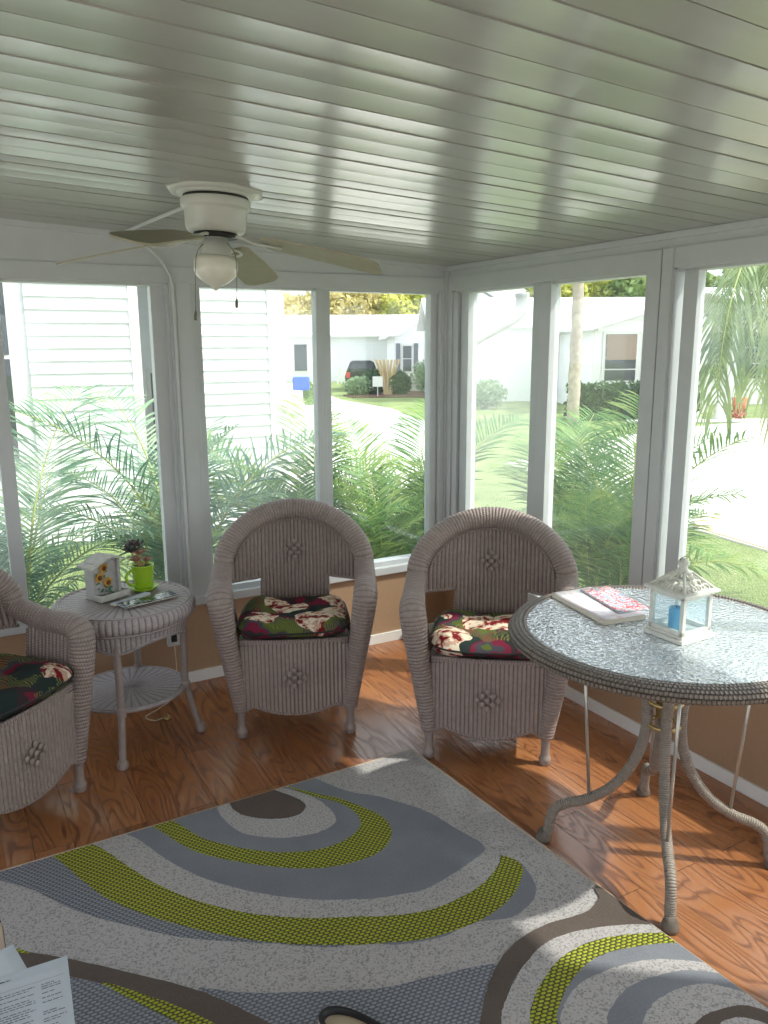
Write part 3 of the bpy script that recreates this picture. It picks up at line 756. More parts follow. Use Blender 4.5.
def cushion_mesh(name):
    mb = MB()
    hw, hd, th = .252, .215, .050
    def pt(s, t, sgn):
        # superellipse footprint; s,t in [-1,1]
        x, y = s, t
        r = (abs(x) ** 5.0 + abs(y) ** 5.0) ** (1 / 5.0)
        e = max(0, 1 - min(r, 1) ** 5) ** .5
        # map square to rounded shape
        m = max(abs(x), abs(y), 1e-6); rr = (abs(x / m) ** 5.0 + abs(y / m) ** 5.0) ** (1 / 5.0)
        rr = rr or 1.0
        X, Y = x / rr, y / rr
        e = (1 - m ** 4) ** .5 if m < 1 else 0
        tuft = 0
        for tx, ty in ((-.38, -.05), (.38, -.05), (0, .42)):
            d = math.hypot(X - tx, Y - ty); tuft += math.exp(-(d / .13) ** 2)
        lobe = sum(math.exp(-(((X - lx) / .3) ** 2 + ((Y - ly) / .35) ** 2)) for lx, ly in ((-.72, -.7), (.72, -.7), (-.7, .65), (.7, .65)))
        crown = .74 + .34 * lobe + .22 * noise.noise((X * 2.2, Y * 2.2, 3.1)) + .16 * abs(X) ** 2
        z = sgn * th * e * crown - (.020 * tuft * e if sgn > 0 else 0) - .010 * (1 - abs(X)) * (Y < -.5) * 0
        return Vector((X * hw * (1 - .10 * (Y + 1) / 2), Y * hd, z + .012 * X * X))
    n = 40
    mb.surf(lambda s, t: pt(s * 2 - 1, t * 2 - 1, 1), n, n)
    mb.surf(lambda s, t: pt(1 - s * 2, t * 2 - 1, -1 if True else 1), n, n)
    o = mb.build(name, M['floral'])
    pp = []
    for k in range(64):
        a = 2 * pi * k / 64; x, y = cos(a), sin(a); m = max(abs(x), abs(y)); pp.append(pt(x / m * .9999, y / m * .9999, 1))
    MB().tube(pp, .0042, 6, closed=True).build('piping', M['dark'], o)
    return o

def at_local(O, ang, x, y, z): return (O[0] + x * cos(ang) - y * sin(ang), O[1] + x * sin(ang) + y * cos(ang), z)
chairs = [((-1.3115, -.8005), R(-24.3), 'taupe wicker armchair with floral cushion standing between the wicker side table and the room corner', 'maroon and green floral cushion with cream blossoms on the middle wicker armchair'),
          ((-.715, -1.404), R(-37.5), 'taupe wicker armchair nearest the glass dining table, its side hidden behind the rim', 'floral seat cushion on the wicker armchair beside the glass table'),
          ((-2.409, -.961), R(39.8), 'wicker armchair cut off by the left edge, in front of the side table', 'dark floral cushion on the wicker armchair cut off at the left edge')]
proto = empty('wicker_armchair', (0, 0, 0), 0, None, 'chair', 'wicker armchairs around the rug')
chair_mesh(proto)
cproto = cushion_mesh('seat_cushion'); tag(cproto, None, 'cushion', 'floral cushions on the wicker armchairs')
for i, (O, a, lab, clab) in enumerate(chairs):
    c = proto if i == 0 else copy_tree(proto)
    c.location = (O[0], O[1], 0); c.rotation_euler = (0, 0, a); c['label'] = lab
    q = cproto if i == 0 else copy_tree(cproto)
    q.location = at_local(O, a, 0.0, .158, .498); q.rotation_euler = (R(1.5), 0, a + (0, .03, -.04)[i]); q['label'] = clab

# ================================================================== WICKER SIDE TABLE
def side_table():
    ST = (-1.945, -.445)
    root = empty('wicker_side_table', (*ST, 0), R(-20.8), 'round grey wicker side table with a lower shelf, beneath the windows', 'table')
    mb = MB()
    # radial-ribbed top
    def top(s, t):
        a = 2 * pi * s; r = .02 + .255 * t
        return Vector((r * cos(a), r * sin(a), .632 + .0035 * abs(sin(a * 22)) * min(1, t * 2)))
    mb.surf(top, 264, 8, uvf=lambda s, t: (.275 * t, s * 44 * .0105))
    mb.lathe([(0, .6345), (.022, .6345)], 20)
    # braided edge ring
    mb.tube([(.272 * cos(2 * pi * k / 72), .272 * sin(2 * pi * k / 72), .632) for k in range(72)], .0085, 8, closed=True)
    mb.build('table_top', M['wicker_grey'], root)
    # rolled apron, ribbed
    mb = MB(); prof = [(.272, .634), (.288, .628), (.296, .612), (.296, .59), (.288, .572), (.268, .562)]
    n = 288; b = len(mb.v); K = len(prof)
    for k in range(n):
        a = 2 * pi * k / n; q = .004 * abs(sin(a * 36))
        for r, z in prof: mb.v.append(((r + q) * cos(a), (r + q) * sin(a), z))
    for k in range(n):
        l = (k + 1) % n
        for i in range(K - 1): mb.face([b + k * K + i, b + k * K + i + 1, b + l * K + i + 1, b + l * K + i], [(i * .02, k / n * .756), (i * .02 + .02, k / n * .756), (i * .02 + .02, (k + 1) / n * .756), (i * .02, (k + 1) / n * .756)], 0, True)
    mb.tube([(.271 * cos(2 * pi * k / 72), .271 * sin(2 * pi * k / 72), .562) for k in range(72)], .009, 8, closed=True)
    mb.build('rolled_rim', M['wicker_grey'], root)
    mb = MB()
    def sk(s, t):
        a = 2 * pi * s; low = .516 - .036 * (abs(cos(2 * (a))) ** 3)
        z = .565 + (low - .565) * t; r = .262 - .014 * t + .003 * abs(sin(a * 40)); return Vector((r * cos(a), r * sin(a), z))
    mb.surf(lambda s, t: sk(s, 1 - t), 240, 5, uvf=lambda s, t: (.06 * t, s * .84))
    mb.tube([sk(k / 96, 1.0) for k in range(96)], .0065, 6, closed=True)
    mb.build('apron', M['wicker_grey'], root)
    for k in range(4):
        a = pi / 2 * k
        ca, sa = cos(a), sin(a)
        P = [(.245, .60), (.240, .45), (.236, .28), (.240, .22), (.262, .12), (.290, .02)]
        path = catmull([(r * ca, r * sa, z) for r, z in P], 6)
        mb = MB().tube(path, .0155, 14)
        mb.tube([((.238) * ca, .238 * sa, z) for z in (.195, .205, .235, .245)], [.017, .0205, .0205, .017], 14)
        mb.lathe([(0, 0), (.020, 0), (.0235, .005), (.0235, .018), (.021, .028), (.0165, .036), (0, .036)], 16, (.293 * ca, .293 * sa, 0))
        mb.build('leg', M['wicker_foot'], root)
    mb = MB()
    mb.surf(lambda s, t: Vector(((.015 + .21 * t) * cos(2 * pi * s), (.015 + .21 * t) * sin(2 * pi * s), .228 + .0035 * abs(sin(2 * pi * s * 18)))), 216, 6, uvf=lambda s, t: (.21 * t, s * 36 * .0105))
    mb.lathe([(0, .23), (.016, .23)], 16); mb.lathe([(0, .214), (.225, .214)][::-1], 40)
    mb.tube([(.228 * cos(2 * pi * k / 64), .228 * sin(2 * pi * k / 64), .224) for k in range(64)], .011, 8, closed=True)
    mb.build('shelf', M['wicker_grey'], root)
side_table()

# birdhouse with sunflowers
def birdhouse():
    root = empty('birdhouse', (-2.015, -.375, .6395), R(24), 'small grey wooden birdhouse decorated with three sunflowers on the side table', 'birdhouse')
    w, d, h = .060, .038, .160
    mb = MB().box(-w, w, -d + .012, d, .0, h, .002)
    g = len(mb.v)
    for y in (-d + .012, d): mb.v += [(-w, y, h), (w, y, h), (.012, y, h + .020)]
    mb.face([g, g + 1, g + 2]); mb.face([g + 5, g + 4, g + 3])
    mb.box(w - .010, w + .002, -d - .004, -d + .014, .02, h, .001)
    mb.build('body', M['birdhouse'], root)
    rf = MB()
    for (xa, za, xb, zb_) in ((-w - .026, h - .012, .014, h + .026), (.010, h + .026, w + .024, h + .004)):
        b = len(rf.v); t = .007
        for y in (-d - .022, d + .012): rf.v += [(xa, y, za), (xb, y, zb_), (xb, y, zb_ - t), (xa, y, za - t)]
        for q in ([0, 1, 2, 3], [7, 6, 5, 4], [0, 4, 5, 1], [3, 2, 6, 7], [0, 3, 7, 4], [1, 5, 6, 2]): rf.face([b + i for i in q])
    rf.build('roof', M['grey_roofwood'], root)
    tr = MB().box(-w - .006, w + .016, -d - .040, -d - .035, 0, .028, .001).box(-w - .006, -w - .001, -d - .036, -d + .01, 0, .028, .001).box(w + .011, w + .016, -d - .036, -d + .01, 0, .028, .001).box(-w - .006, w + .016, -d - .04, d, -.0, .004)
    tr.build('seed_tray', M['grey_roofwood'], root)
    for (fx, fz) in ((-.012, .134), (-.036, .096), (.004, .068)):
        f = MB()
        for k in range(14):
            a = 2 * pi * k / 14; c_, s_ = cos(a), sin(a); r1 = .0285
            y = -d + .010
            f.v += [(fx + c_ * .007 - s_ * .0045, y - .006, fz + s_ * .007 + c_ * .0045), (fx + c_ * .007 + s_ * .0045, y - .006, fz + s_ * .007 - c_ * .0045), (fx + c_ * r1, y - .003, fz + s_ * r1), (fx + c_ * .012, y - .011, fz + s_ * .012)]
            b = len(f.v) - 4; f.face([b, b + 1, b + 3]); f.face([b + 1, b + 2, b + 3]); f.face([b + 2, b, b + 3]); f.face([b, b + 2, b + 1])
        fo = f.build('sunflower', M['sun_yellow'], root)
        bm = bmesh.new(); bmesh.ops.create_uvsphere(bm, u_segments=12, v_segments=8, radius=.0112)
        c = MB(); c.add_bm(bm, 0, Matrix.Translation((fx, -d + .001, fz)) @ Matrix.Diagonal((1, .7, 1, 1))); c.build('flower_centre', M['sun_centre'], fo)
    lv = MB(); rnd = random.Random(3)
    for k in range(34):
        x = rnd.uniform(-.05, .03) + (0 if k % 2 else -.006); z = rnd.uniform(.010, .115) if x < 0 else rnd.uniform(.01, .05)
        a = rnd.uniform(0, 2 * pi); l = rnd.uniform(.010, .018); w_ = .005; y = -d + .006
        ca, sa = cos(a), sin(a)
        b = len(lv.v); lv.v += [(x, y, z), (x + ca * l * .5 - sa * w_, y - .004, z + sa * l * .5 + ca * w_), (x + ca * l, y - .002, z + sa * l), (x + ca * l * .5 + sa * w_, y - .004, z + sa * l * .5 - ca * w_)]
        lv.face([b, b + 1, b + 2, b + 3]); 
    lv.build('leaves', M['leaf_paint'], root)
birdhouse()

def mug_planter():
    root = empty('mug_planter', (-1.84, -.36, .640), R(20), 'lime green mug planter on a saucer holding a dusky succulent, on the side table', 'planter')
    MB().lathe([(0, .004), (.045, .004), (.062, .014), (.066, .018), (.066, .014), (.050, 0), (0, 0)], 32).build('saucer', M['ceramic_green'], root)
    MB().lathe([(0, .010), (.040, .010), (.042, .016), (.047, .098), (.0505, .110), (.0505, .116), (.046, .116), (.043, .10), (0, .10)], 32).build('mug', M['ceramic_green'], root)
    hp = catmull([(-.043, 0, .092), (-.066, 0, .094), (-.083, 0, .075), (-.078, 0, .048), (-.060, 0, .032), (-.043, 0, .034)], 6)
    MB().tube(hp, .0062, 10).build('handle', M['ceramic_green'], root)
    MB().lathe([(.0445, .104), (.03, .108), (0, .110)], 20).build('soil', M['soil'], root)
    rnd = random.Random(5)
    def rosette(c, rad, mat, n=18, tilt=(0, 0)):
        m = MB()
        for k in range(n):
            a = k * 2.4; e = R(15 + 60 * k / n); l = rad * (1 - .45 * k / n); w = rad * .24
            d = Vector((cos(a) * cos(e), sin(a) * cos(e), sin(e))); s = Vector((-sin(a), cos(a), 0)); u = d.cross(s)
            c0 = Vector(c)
            pts = []
            for t, ww in ((0, .4), (.45, 1), (.8, .8), (1, .1)):
                p = c0 + d * l * t + Vector((0, 0, l * .15 * t * t)); pts.append((p - s * w * ww, p + u * (-.15 * w), p + s * w * ww, p + u * w * .25))
            b = len(m.v)
            for q in pts: m.v += [tuple(x) for x in q]
            for i in range(3):
                for j in range(4):
                    m.face([b + i * 4 + j, b + i * 4 + (j + 1) % 4, b + (i + 1) * 4 + (j + 1) % 4, b + (i + 1) * 4 + j], None, 0, True)
            m.face([b + 12, b + 13, b + 14, b + 15])
        return m
    st = MB()
    for (x, y, z) in ((-.055, -.01, .185), (-.01, .0, .165), (-.045, -.025, .145), (.01, -.02, .135), (-.02, .02, .195)):
        st.tube(catmull([(x * .15, y * .15, .105), (x * .6, y * .6, .13), (x, y, z)], 5), .004, 7)
    st.build('stem', M['cane'], root)
    rosette((-.055, -.01, .180), .052, 0).build('rosette', M['succulent'], root)
    rosette((-.02, .02, .192), .050, 0).build('rosette', M['succulent'], root)
    rosette((-.01, -.0, .160), .038, 0).build('rosette', M['succulent_pink'], root)
    rosette((-.048, -.028, .140), .034, 0).build('rosette', M['succulent_pink'], root)
    rosette((.012, -.02, .130), .030, 0).build('rosette', M['succulent_pink'], root)
mug_planter()

def booklet(name, loc, rz, w, h, t, cover, label, cat, edge='page_edge', group=None):
    root = empty(name, loc, rz, label, cat, group)
    MB().box(-w / 2, w / 2, -h / 2, h / 2, 0, t * .86, .0008).build('pages', M[edge], root)
    mb = MB()
    # curled cover
    def f(s, q): x = -w / 2 + w * s; return Vector((x, -h / 2 + h * q, t * .88 + .004 * s ** 3))
    mb.surf(f, 10, 6); mb.build('cover', M[cover], root, solid=.0006)
    return root
booklet('photo_magazine', (-1.865, -.540, .6435), R(14), .245, .085, .004, 'print_photo', 'glossy folded magazine with a dark landscape picture on the side table', 'magazine')
booklet('folded_leaflet', (-1.925, -.490, .6405), R(27), .185, .035, .006, 'paper', 'narrow white folded leaflet beside the glossy magazine on the side table', 'leaflet')

# ================================================================== DINING TABLE
def dining_table():
    cx, cy = -.568, -2.148; H_ = .790; r = .503
    root = empty('patio_dining_table', (cx, cy, 0), 0, 'large round patio table with hammered glass top, woven rim and curved wrapped legs', 'table')
    ring = [((r - .036) * cos(2 * pi * k / 160), (r - .036) * sin(2 * pi * k / 160), H_ - .026) for k in range(160)]
    # rim: four rows of thick braid
    mb = MB()
    prof = [(r - .066, H_ - .004), (r - .050, H_ + .001), (r - .028, H_ - .001), (r - .010, H_ - .010), (r, H_ - .023), (r - .002, H_ - .035), (r - .014, H_ - .045), (r - .04, H_ - .047), (r - .066, H_ - .040), (r - .066, H_ - .004)]
    n = 240; b = 0; K = len(prof)
    acc = [0]
    for i in range(1, K): acc.append(acc[-1] + math.hypot(prof[i][0] - prof[i - 1][0], prof[i][1] - prof[i - 1][1]))
    mb.lathe(prof, n, us=2 * pi * r)
    mb.build('woven_rim', M['wicker_rim'], root)
    gt = MB().lathe([(0, H_ - .010), (r - .06, H_ - .010), (r - .06, H_ - .003), (r - .065, H_ - .002), (0, H_ - .002)], 96)
    gt.build('glass_top', M['table_glass'], root)
    # four wrapped legs
    feet = [(-.872, -1.95), (-.836, -2.478), (-.309, -2.44), (-.345, -1.912)]
    lc = (-.590, -2.195)
    for (fx, fy) in feet:
        dx, dy = fx - lc[0], fy - lc[1]; L = math.hypot(dx, dy); ux, uy = dx / L, dy / L
        ox, oy = lc[0] - cx, lc[1] - cy
        prof2 = [(.110, .742), (.090, .68), (.066, .60), (.054, .50), (.064, .40), (.100, .305), (.160, .225), (.235, .175), (.300, .152), (.335, .128), (.352, .085), (L - .015, .04), (L, .015)]
        path = catmull([(ox + ux * q, oy + uy * q, z) for q, z in prof2], 22)
        mb = MB().tube(path, [.0172 - .0015 * (i / len(path)) + .0014 * (i % 2) for i in range(len(path))], 14)
        mb.lathe([(0, 0), (.023, 0), (.026, .004), (.026, .015), (.0235, .026), (.0195, .034), (.017, .042), (0, .042)], 16, (ox + ux * L, oy + uy * L, 0))
        lg = mb.build('leg', M['wicker_leg'], root)
        q, z = .222, .190
        MB().tube([(ox + ux * (q + .045), oy + uy * (q + .045), H_ - .05), (ox + ux * (q + .004), oy + uy * (q + .004), z)], .0055, 8).build('support_rod', M['steel_rod'], lg)
    mb = MB()
    mb.tube([(lc[0] - cx + .052 * cos(2 * pi * k / 32), lc[1] - cy + .052 * sin(2 * pi * k / 32), .555) for k in range(32)], .008, 8, closed=True)
    mb.tube([(lc[0] - cx + .050 * cos(2 * pi * k / 32), lc[1] - cy + .050 * sin(2 * pi * k / 32), .475) for k in range(32)], .007, 8, closed=True)
    mb.box(lc[0] - cx - .02, lc[0] - cx + .02, lc[1] - cy - .02, lc[1] - cy + .02, .50, .56, .004)
    mb.build('leg_bracket', M['brass'], root)
    mb = MB()
    for a in (0, pi / 2):
        mb.box(-(r - .07), r - .07, -.012, .012, H_ - .045, H_ - .030, .002, 0, Matrix.Rotation(a + R(45), 4, 'Z'))
    mb.build('top_brace', M['steel_rod'], root)
dining_table()

def lantern():
    root = empty('candle_lantern', (-.572, -2.212, .7885), R(1), 'white candle lantern with glass sides and pierced pyramid roof on the glass table', 'lantern')
    a = .078
    MB().box(-a, a, -a, a, 0, .014, .003).box(-a + .008, a - .008, -a + .008, a - .008, .014, .022, .002).build('base', M['lantern_white'], root)
    fr = MB(); c = .066; w = .013; z0, z1 = .022, .150
    for sx in (-1, 1):
        for sy in (-1, 1):
            x0, x1 = sorted((sx * c, sx * (c - w))); y0, y1 = sorted((sy * c, sy * (c - w))); fr.box(x0, x1, y0, y1, z0, z1, .001)
    for z in ((z0, z0 + .014), (z1 - .014, z1)):
        fr.box(-c, c, -c, -c + .010, *z, .001); fr.box(-c, c, c - .010, c, *z, .001); fr.box(-c, -c + .010, -c, c, *z, .001); fr.box(c - .010, c, -c, c, *z, .001)
    fr.build('frame', M['lantern_white'], root)
    for k in range(4):
        MB().box(-c + w, c - w, -c + .003, -c + .005, z0 + .012, z1 - .012, 0, 0, Matrix.Rotation(pi / 2 * k, 4, 'Z')).build('glass_pane', M['lantern_glass'], root)
    rf = MB().box(-.082, .082, -.082, .082, z1, z1 + .009, .002)
    # pierced pyramid: four faces made of bars and scroll rings
    zt, zb_ = z1 + .058, z1 + .009; rb, rt = .070, .018
    for k in range(4):
        rot = Matrix.Rotation(pi / 2 * k, 4, 'Z')
        A, B = Vector((-rb, -rb, zb_)), Vector((rb, -rb, zb_)); C_, D_ = Vector((rt, -rt, zt)), Vector((-rt, -rt, zt))
        for (p, q, rr) in ((A, D_, .0045), (A, B, .0045), (D_, C_, .0045), ((A + B) / 2, (C_ + D_) / 2, .0028)):
            rf.tube([rot @ p, rot @ q], rr, 6)
        for (u, v, q) in ((.2, .17, .012), (.5, .18, .012), (.8, .17, .012), (.36, .42, .011), (.64, .42, .011), (.5, .68, .009), (.34, .17, .008), (.66, .17, .008), (.5, .45, .007)):
            left = A.lerp(D_, v); right_ = B.lerp(C_, v); p = left.lerp(right_, u); e = (B - A).normalized(); g = (D_ - A + C_ - B).normalized(); g = (g - e * g.dot(e)).normalized()
            rf.tube([rot @ (p + e * q * cos(2 * pi * t / 12) + g * q * sin(2 * pi * t / 12)) for t in range(12)], .0026, 5, closed=True)
    rf.build('roof', M['lantern_white'], root)
    MB().lathe([(.024, zt - .004), (.020, zt + .003), (.014, zt + .010), (.0135, zt + .018), (.0175, zt + .024), (.0175, zt + .032), (.012, zt + .040), (.005, zt + .043), (0, zt + .044)], 20).build('finial', M['lantern_white'], root)
    MB().tube([(.024 * cos(a_), -.004, zt + .036 + .014 * sin(a_)) for a_ in [pi * k / 14 - .25 for k in range(15)]] , .0016, 6).build('handle', M['pewter'], root)
lantern()
cd = MB().lathe([(0, 0), (.021, 0), (.0225, .003), (.0225, .068), (.020, .072), (.008, .069), (0, .069)], 24).build('pillar_candle', M['candle'], None, (-.590, -2.212, .8105))
tag(cd, 'turquoise pillar candle inside the white lantern', 'candle')
MB().tube([(0, 0, .069), (.001, 0, .078)], .0012, 6).build('wick', M['dark'], cd)

booklet('directory_book', (-.610, -1.886, .789), R(-9.5), .165, .325, .018, 'print_cover', 'thick pale paperback directory lying on the glass table beside the lantern', 'book')
booklet('brochure', (-.540, -1.893, .808), R(-14), .115, .270, .004, 'print_red', 'red and white brochure lying on top of the pale paperback directory', 'brochure', 'paper')

# ================================================================== CEILING FAN
def fan():
    fx, fy = -1.685, -1.145; zt = CZ(fx)
    root = empty('ceiling_fan', (fx, fy, zt), 0, 'white four-blade ceiling fan with an opal bowl light hugging the ceiling', 'ceiling fan')
    root.rotation_euler = (0, R(2.67), 0)
    # mounting plate: octagonal medallion
    mp = MB(); n = 8
    mp.lathe([(0, -.010), (.150, -.010), (.165, -.004), (.165, .002), (0, .002)], 8); mp.lathe([(.0, -.016), (.125, -.016), (.128, -.008)], 32)
    mp.build('ceiling_plate', M['fan_white'], root)
    MB().lathe([(.0, -.018), (.108, -.018), (.108, -.026), (0, -.026)], 40).build('shadow_gap', M['dark'], root)
    MB().lathe([(0, -.026), (.112, -.026), (.115, -.032), (.115, -.050), (.112, -.054), (.106, -.058), (.103, -.062), (.100, -.110), (.097, -.122), (.090, -.130), (.060, -.133), (0, -.133)], 48).build('motor_housing', M['fan_white'], root)
    MB().lathe([(.0, -.133), (.072, -.133), (.072, -.146), (0, -.146)], 32).build('motor_gap', M['dark'], root)
    MB().lathe([(0, -.133), (.040, -.134), (.040, -.160), (.052, -.164), (.052, -.200), (.056, -.206), (0, -.206)], 36).build('switch_housing', M['fan_white'], root)
    MB().lathe([(.050, -.204), (.066, -.208), (.073, -.222), (.074, -.245), (.068, -.268), (.045, -.288), (.020, -.302), (.006, -.314), (0, -.318)], 40).build('light_bowl', M['opal'], root)
    for k, deg in enumerate((52.5, 141, -133, -38)):
        a = R(deg); rot = Matrix.Rotation(a, 4, 'Z')
        # sagging blade
        m = MB(); L0, L1 = .165, .562
        def zc(r): q = (r - .10) / (L1 - .10); return -.150 - .072 * q - .014 * q * q
        def bl(s, t, off):
            r = L0 + (L1 - L0) * s
            hw = .052 + .016 * min(1, s * 1.4)
            if s > .90: hw *= (1 - ((s - .90) / .10) ** 2 * .45)
            if s < .06: hw *= .72 + .28 * s / .06
            y = hw * (2 * t - 1); return rot @ Vector((r, y, zc(r) - y * .22 + off))
        m.surf(lambda s, t: bl(s, t, .003), 26, 6); m.surf(lambda s, t: bl(s, 1 - t, -.003), 26, 6)
        for tt in (0, 1):
            m.surf(lambda s, t, tt=tt: bl(s, tt, -.003 + .006 * t), 26, 1)
        for ss in (0, 1): m.surf(lambda s, t, ss=ss: bl(ss, s, -.003 + .006 * t), 6, 1)
        b = m.build('blade', M['blade'], root)
        iron = MB()
        iron.tube([rot @ Vector(p) for p in catmull([(.055, 0, -.140), (.09, 0, -.146), (.13, 0, zc(.13) - .006), (.17, 0, zc(.17) - .006)], 5)], [.012, .012, .011, .010, .010, .010, .010, .010, .010, .010, .010, .010, .010, .010, .010, .010][:16], 10, flat=.5)
        for sg in (-1, 1):
            iron.tube([rot @ Vector(p) for p in catmull([(.13, 0, zc(.13) - .006), (.16, sg * .026, zc(.16) - .006 + sg * .004), (.195, sg * .024, zc(.195) - .005 + sg * .004), (.225, 0, zc(.225) - .006)], 5)], .006, 8, flat=.6)
        iron.build('blade_iron', M['fan_white'], b)
    for (x, y, ln) in ((-.052, -.018, .20), (.030, -.055, .155)):
        ch = MB().tube(catmull([(x * .8, y * .8, -.165), (x * 1.35, y * 1.35, -.20), (x * 1.5, y * 1.5, -.26), (x * 1.5, y * 1.5, -.19 - ln)], 8), .0013, 5)
        ch.lathe([(0, -.19 - ln - .030), (.004, -.19 - ln - .030), (.006, -.19 - ln - .020), (.003, -.19 - ln), (0, -.19 - ln)], 10, (x * 1.5, y * 1.5, 0))
        ch.build('pull_chain', M['pewter'], root)
fan()

# surface conduit from the fan along the ceiling, down the post
def conduit():
    P = [(-1.70, -1.02, CZ(-1.70) - .012), (-1.73, -.60, CZ(-1.73) - .012), (-1.765, -.03, CZ(-1.765) - .014), (-1.765, -.012, CZ(-1.765) - .03), (-1.69, -.010, 2.165), (-1.615, -.012, 2.11), (-1.565, -.016, 2.04), (-1.545, -.022, 1.92), (-1.545, -.022, 1.2), (-1.540, -.022, .54), (-1.545, -.030, .44), (-1.62, -.030, .40), (-1.63, -.012, .33)]
    mb = MB().tube(catmull(P, 8), .0075, 8)
    o = mb.build('wiring_conduit', M['white_metal']); tag(o, 'white wiring conduit running from the fan across the ceiling and down the post', 'conduit')
conduit()

def outlet():
    root = empty('wall_outlet', (-1.63, -.002, .285), 0, 'white wall outlet box on the tan wall behind the side table', 'outlet')
    MB().box(-.042, .042, -.035, .0, -.06, .06, .004).build('cover_plate', M['white_metal'], root)
    MB().box(-.026, -.0, -.05, -.034, -.035, .035, .003).build('plug', M['dark'], root)
outlet()
def cord():
    P = [(-1.645, -.045, .265), (-1.655, -.10, .12), (-1.70, -.16, .012), (-1.78, -.24, .006), (-1.86, -.30, .006), (-1.83, -.36, .006), (-1.77, -.34, .006)]
    o = MB().tube(catmull(P, 8), .003, 6).build('power_cord', M['beige_rubber']); tag(o, 'thin power cord looping to the floor under the side table', 'cord')
    b = MB().lathe([(0, 0), (.016, 0), (.018, .006), (.018, .014), (.011, .018), (.009, .024), (0, .026)], 16).build('floor_plug', M['brass'], None, (-1.775, -.365, .0)); tag(b, 'small brass coloured plug lying on the floor under the side table', 'plug')
cord()

# ================================================================== BOTTOM EDGE ITEMS
def ottoman():
    x1, y1 = -2.562, -2.06
    root = empty('ottoman', (x1 - .22, y1 - .30, .019), 0, 'brown ottoman with beige piping at the left edge under the printed papers', 'ottoman')
    MB().box(-.22, .22, -.30, .30, .03, .422, .02).build('body', M['brown_vinyl'], root)
    c = [(-.212, -.292), (.212, -.292), (.212, .292), (-.212, .292)]; path = []
    for i in range(4):
        a, b = Vector((*c[i], .418)), Vector((*c[(i + 1) % 4], .418))
        for k in range(8): path.append(a.lerp(b, .04 + .92 * k / 7))
    MB().tube(path, .006, 8, closed=True).build('piping', M['beige_piping'], root)
    for sx in (-.18, .18):
        for sy in (-.26, .26): MB().lathe([(0, 0), (.014, 0), (.020, .045), (0, .045)], 12, (sx, sy, 0)).build('foot', M['dark'], root)
ottoman()
def papers():
    rnd = random.Random(9)
    specs = [((-2.570, -2.412, .4465), R(-4), 'printed sheet of white paper with dense text, topmost of the papers at the left edge', True),
             ((-2.625, -2.345, .4448), R(12), 'white sheet mostly hidden beneath the printed page at the left edge', False)]
    for (loc, rz, lab, txt) in specs:
        w, h = .216, .279
        m = MB(); m.surf(lambda s, t: Vector((-w / 2 + w * s, -h / 2 + h * t, .0006 + .003 * s * s * t)), 8, 8)
        o = m.build('paper_sheet', M['paper'], None, loc, solid=.0003); o.rotation_euler = (0, 0, rz); tag(o, lab, 'paper', 'papers on the ottoman')
        if txt:
            tx = MB(); zf = lambda s, t: .0009 + .003 * s * s * t
            def ln(x0, x1, y, th):
                # a line of small word-dashes running along x
                x = x0
                while x < x1:
                    l = min(rnd.uniform(.004, .013), x1 - x); s = (x + w / 2) / w; t = (y + h / 2) / h; z = zf(s, t) + .0003
                    z2 = zf((x + l + w / 2) / w, t) + .0003
                    tx.poly([(x, y, z), (x + l, y, z2), (x + l, y + th, z2), (x, y + th, z)]); x += l + rnd.uniform(.0015, .003)
            tx2 = MB()
            ln(-.09, .0, .118, .003); ln(-.085, -.03, .104, .006)
            tx.poly([(-.1, .088, .0022), (.1, .088, .0052), (.1, .0886, .0052), (-.1, .0886, .0022)])
            y = .078
            while y > -.125:
                for (xa, xb) in ((-.095, -.035), (-.025, .045), (.055, .098)):
                    if rnd.random() < .82: ln(xa, xb - rnd.uniform(0, .02), y, .0018)
                y -= .0062
            tx.build('print', M['ink'], o)
papers()
def sandal():
    root = empty('shoe', (-1.87, -2.315, .0185), R(28), 'beige-soled shoe with a dark rim on the rug at the bottom edge', 'shoe')
    out = []
    for k in range(40):
        a = 2 * pi * k / 40; x = .048 * cos(a) * (1 + .10 * sin(a)); y = .125 * sin(a) - .095; out.append((x, y))
    m = MB(); b = 0
    for z in (0, .022): m.v += [(x, y, z) for x, y in out]
    n = 40
    for k in range(n): l = (k + 1) % n; m.face([k, l, n + l, n + k], None, 0, True)
    m.face(list(range(n, 2 * n))); m.face(list(range(n))[::-1]); m.build('sole', M['beige_rubber'], root)
    up = MB(); n = 40
    ring = lambda sc, z: [(x * sc, (y + .095) * sc - .095, z) for x, y in out]
    for (sc, z) in ((1.0, .022), (1.0, .034), (.93, .044), (.86, .040), (.84, .024)): up.v += ring(sc, z)
    for i in range(4):
        for k in range(n): l = (k + 1) % n; up.face([i * n + k, i * n + l, (i + 1) * n + l, (i + 1) * n + k], None, 0 if i < 1 else 1, True)
    up.build('upper', [M['beige_rubber'], M['dark']], root)
sandal()

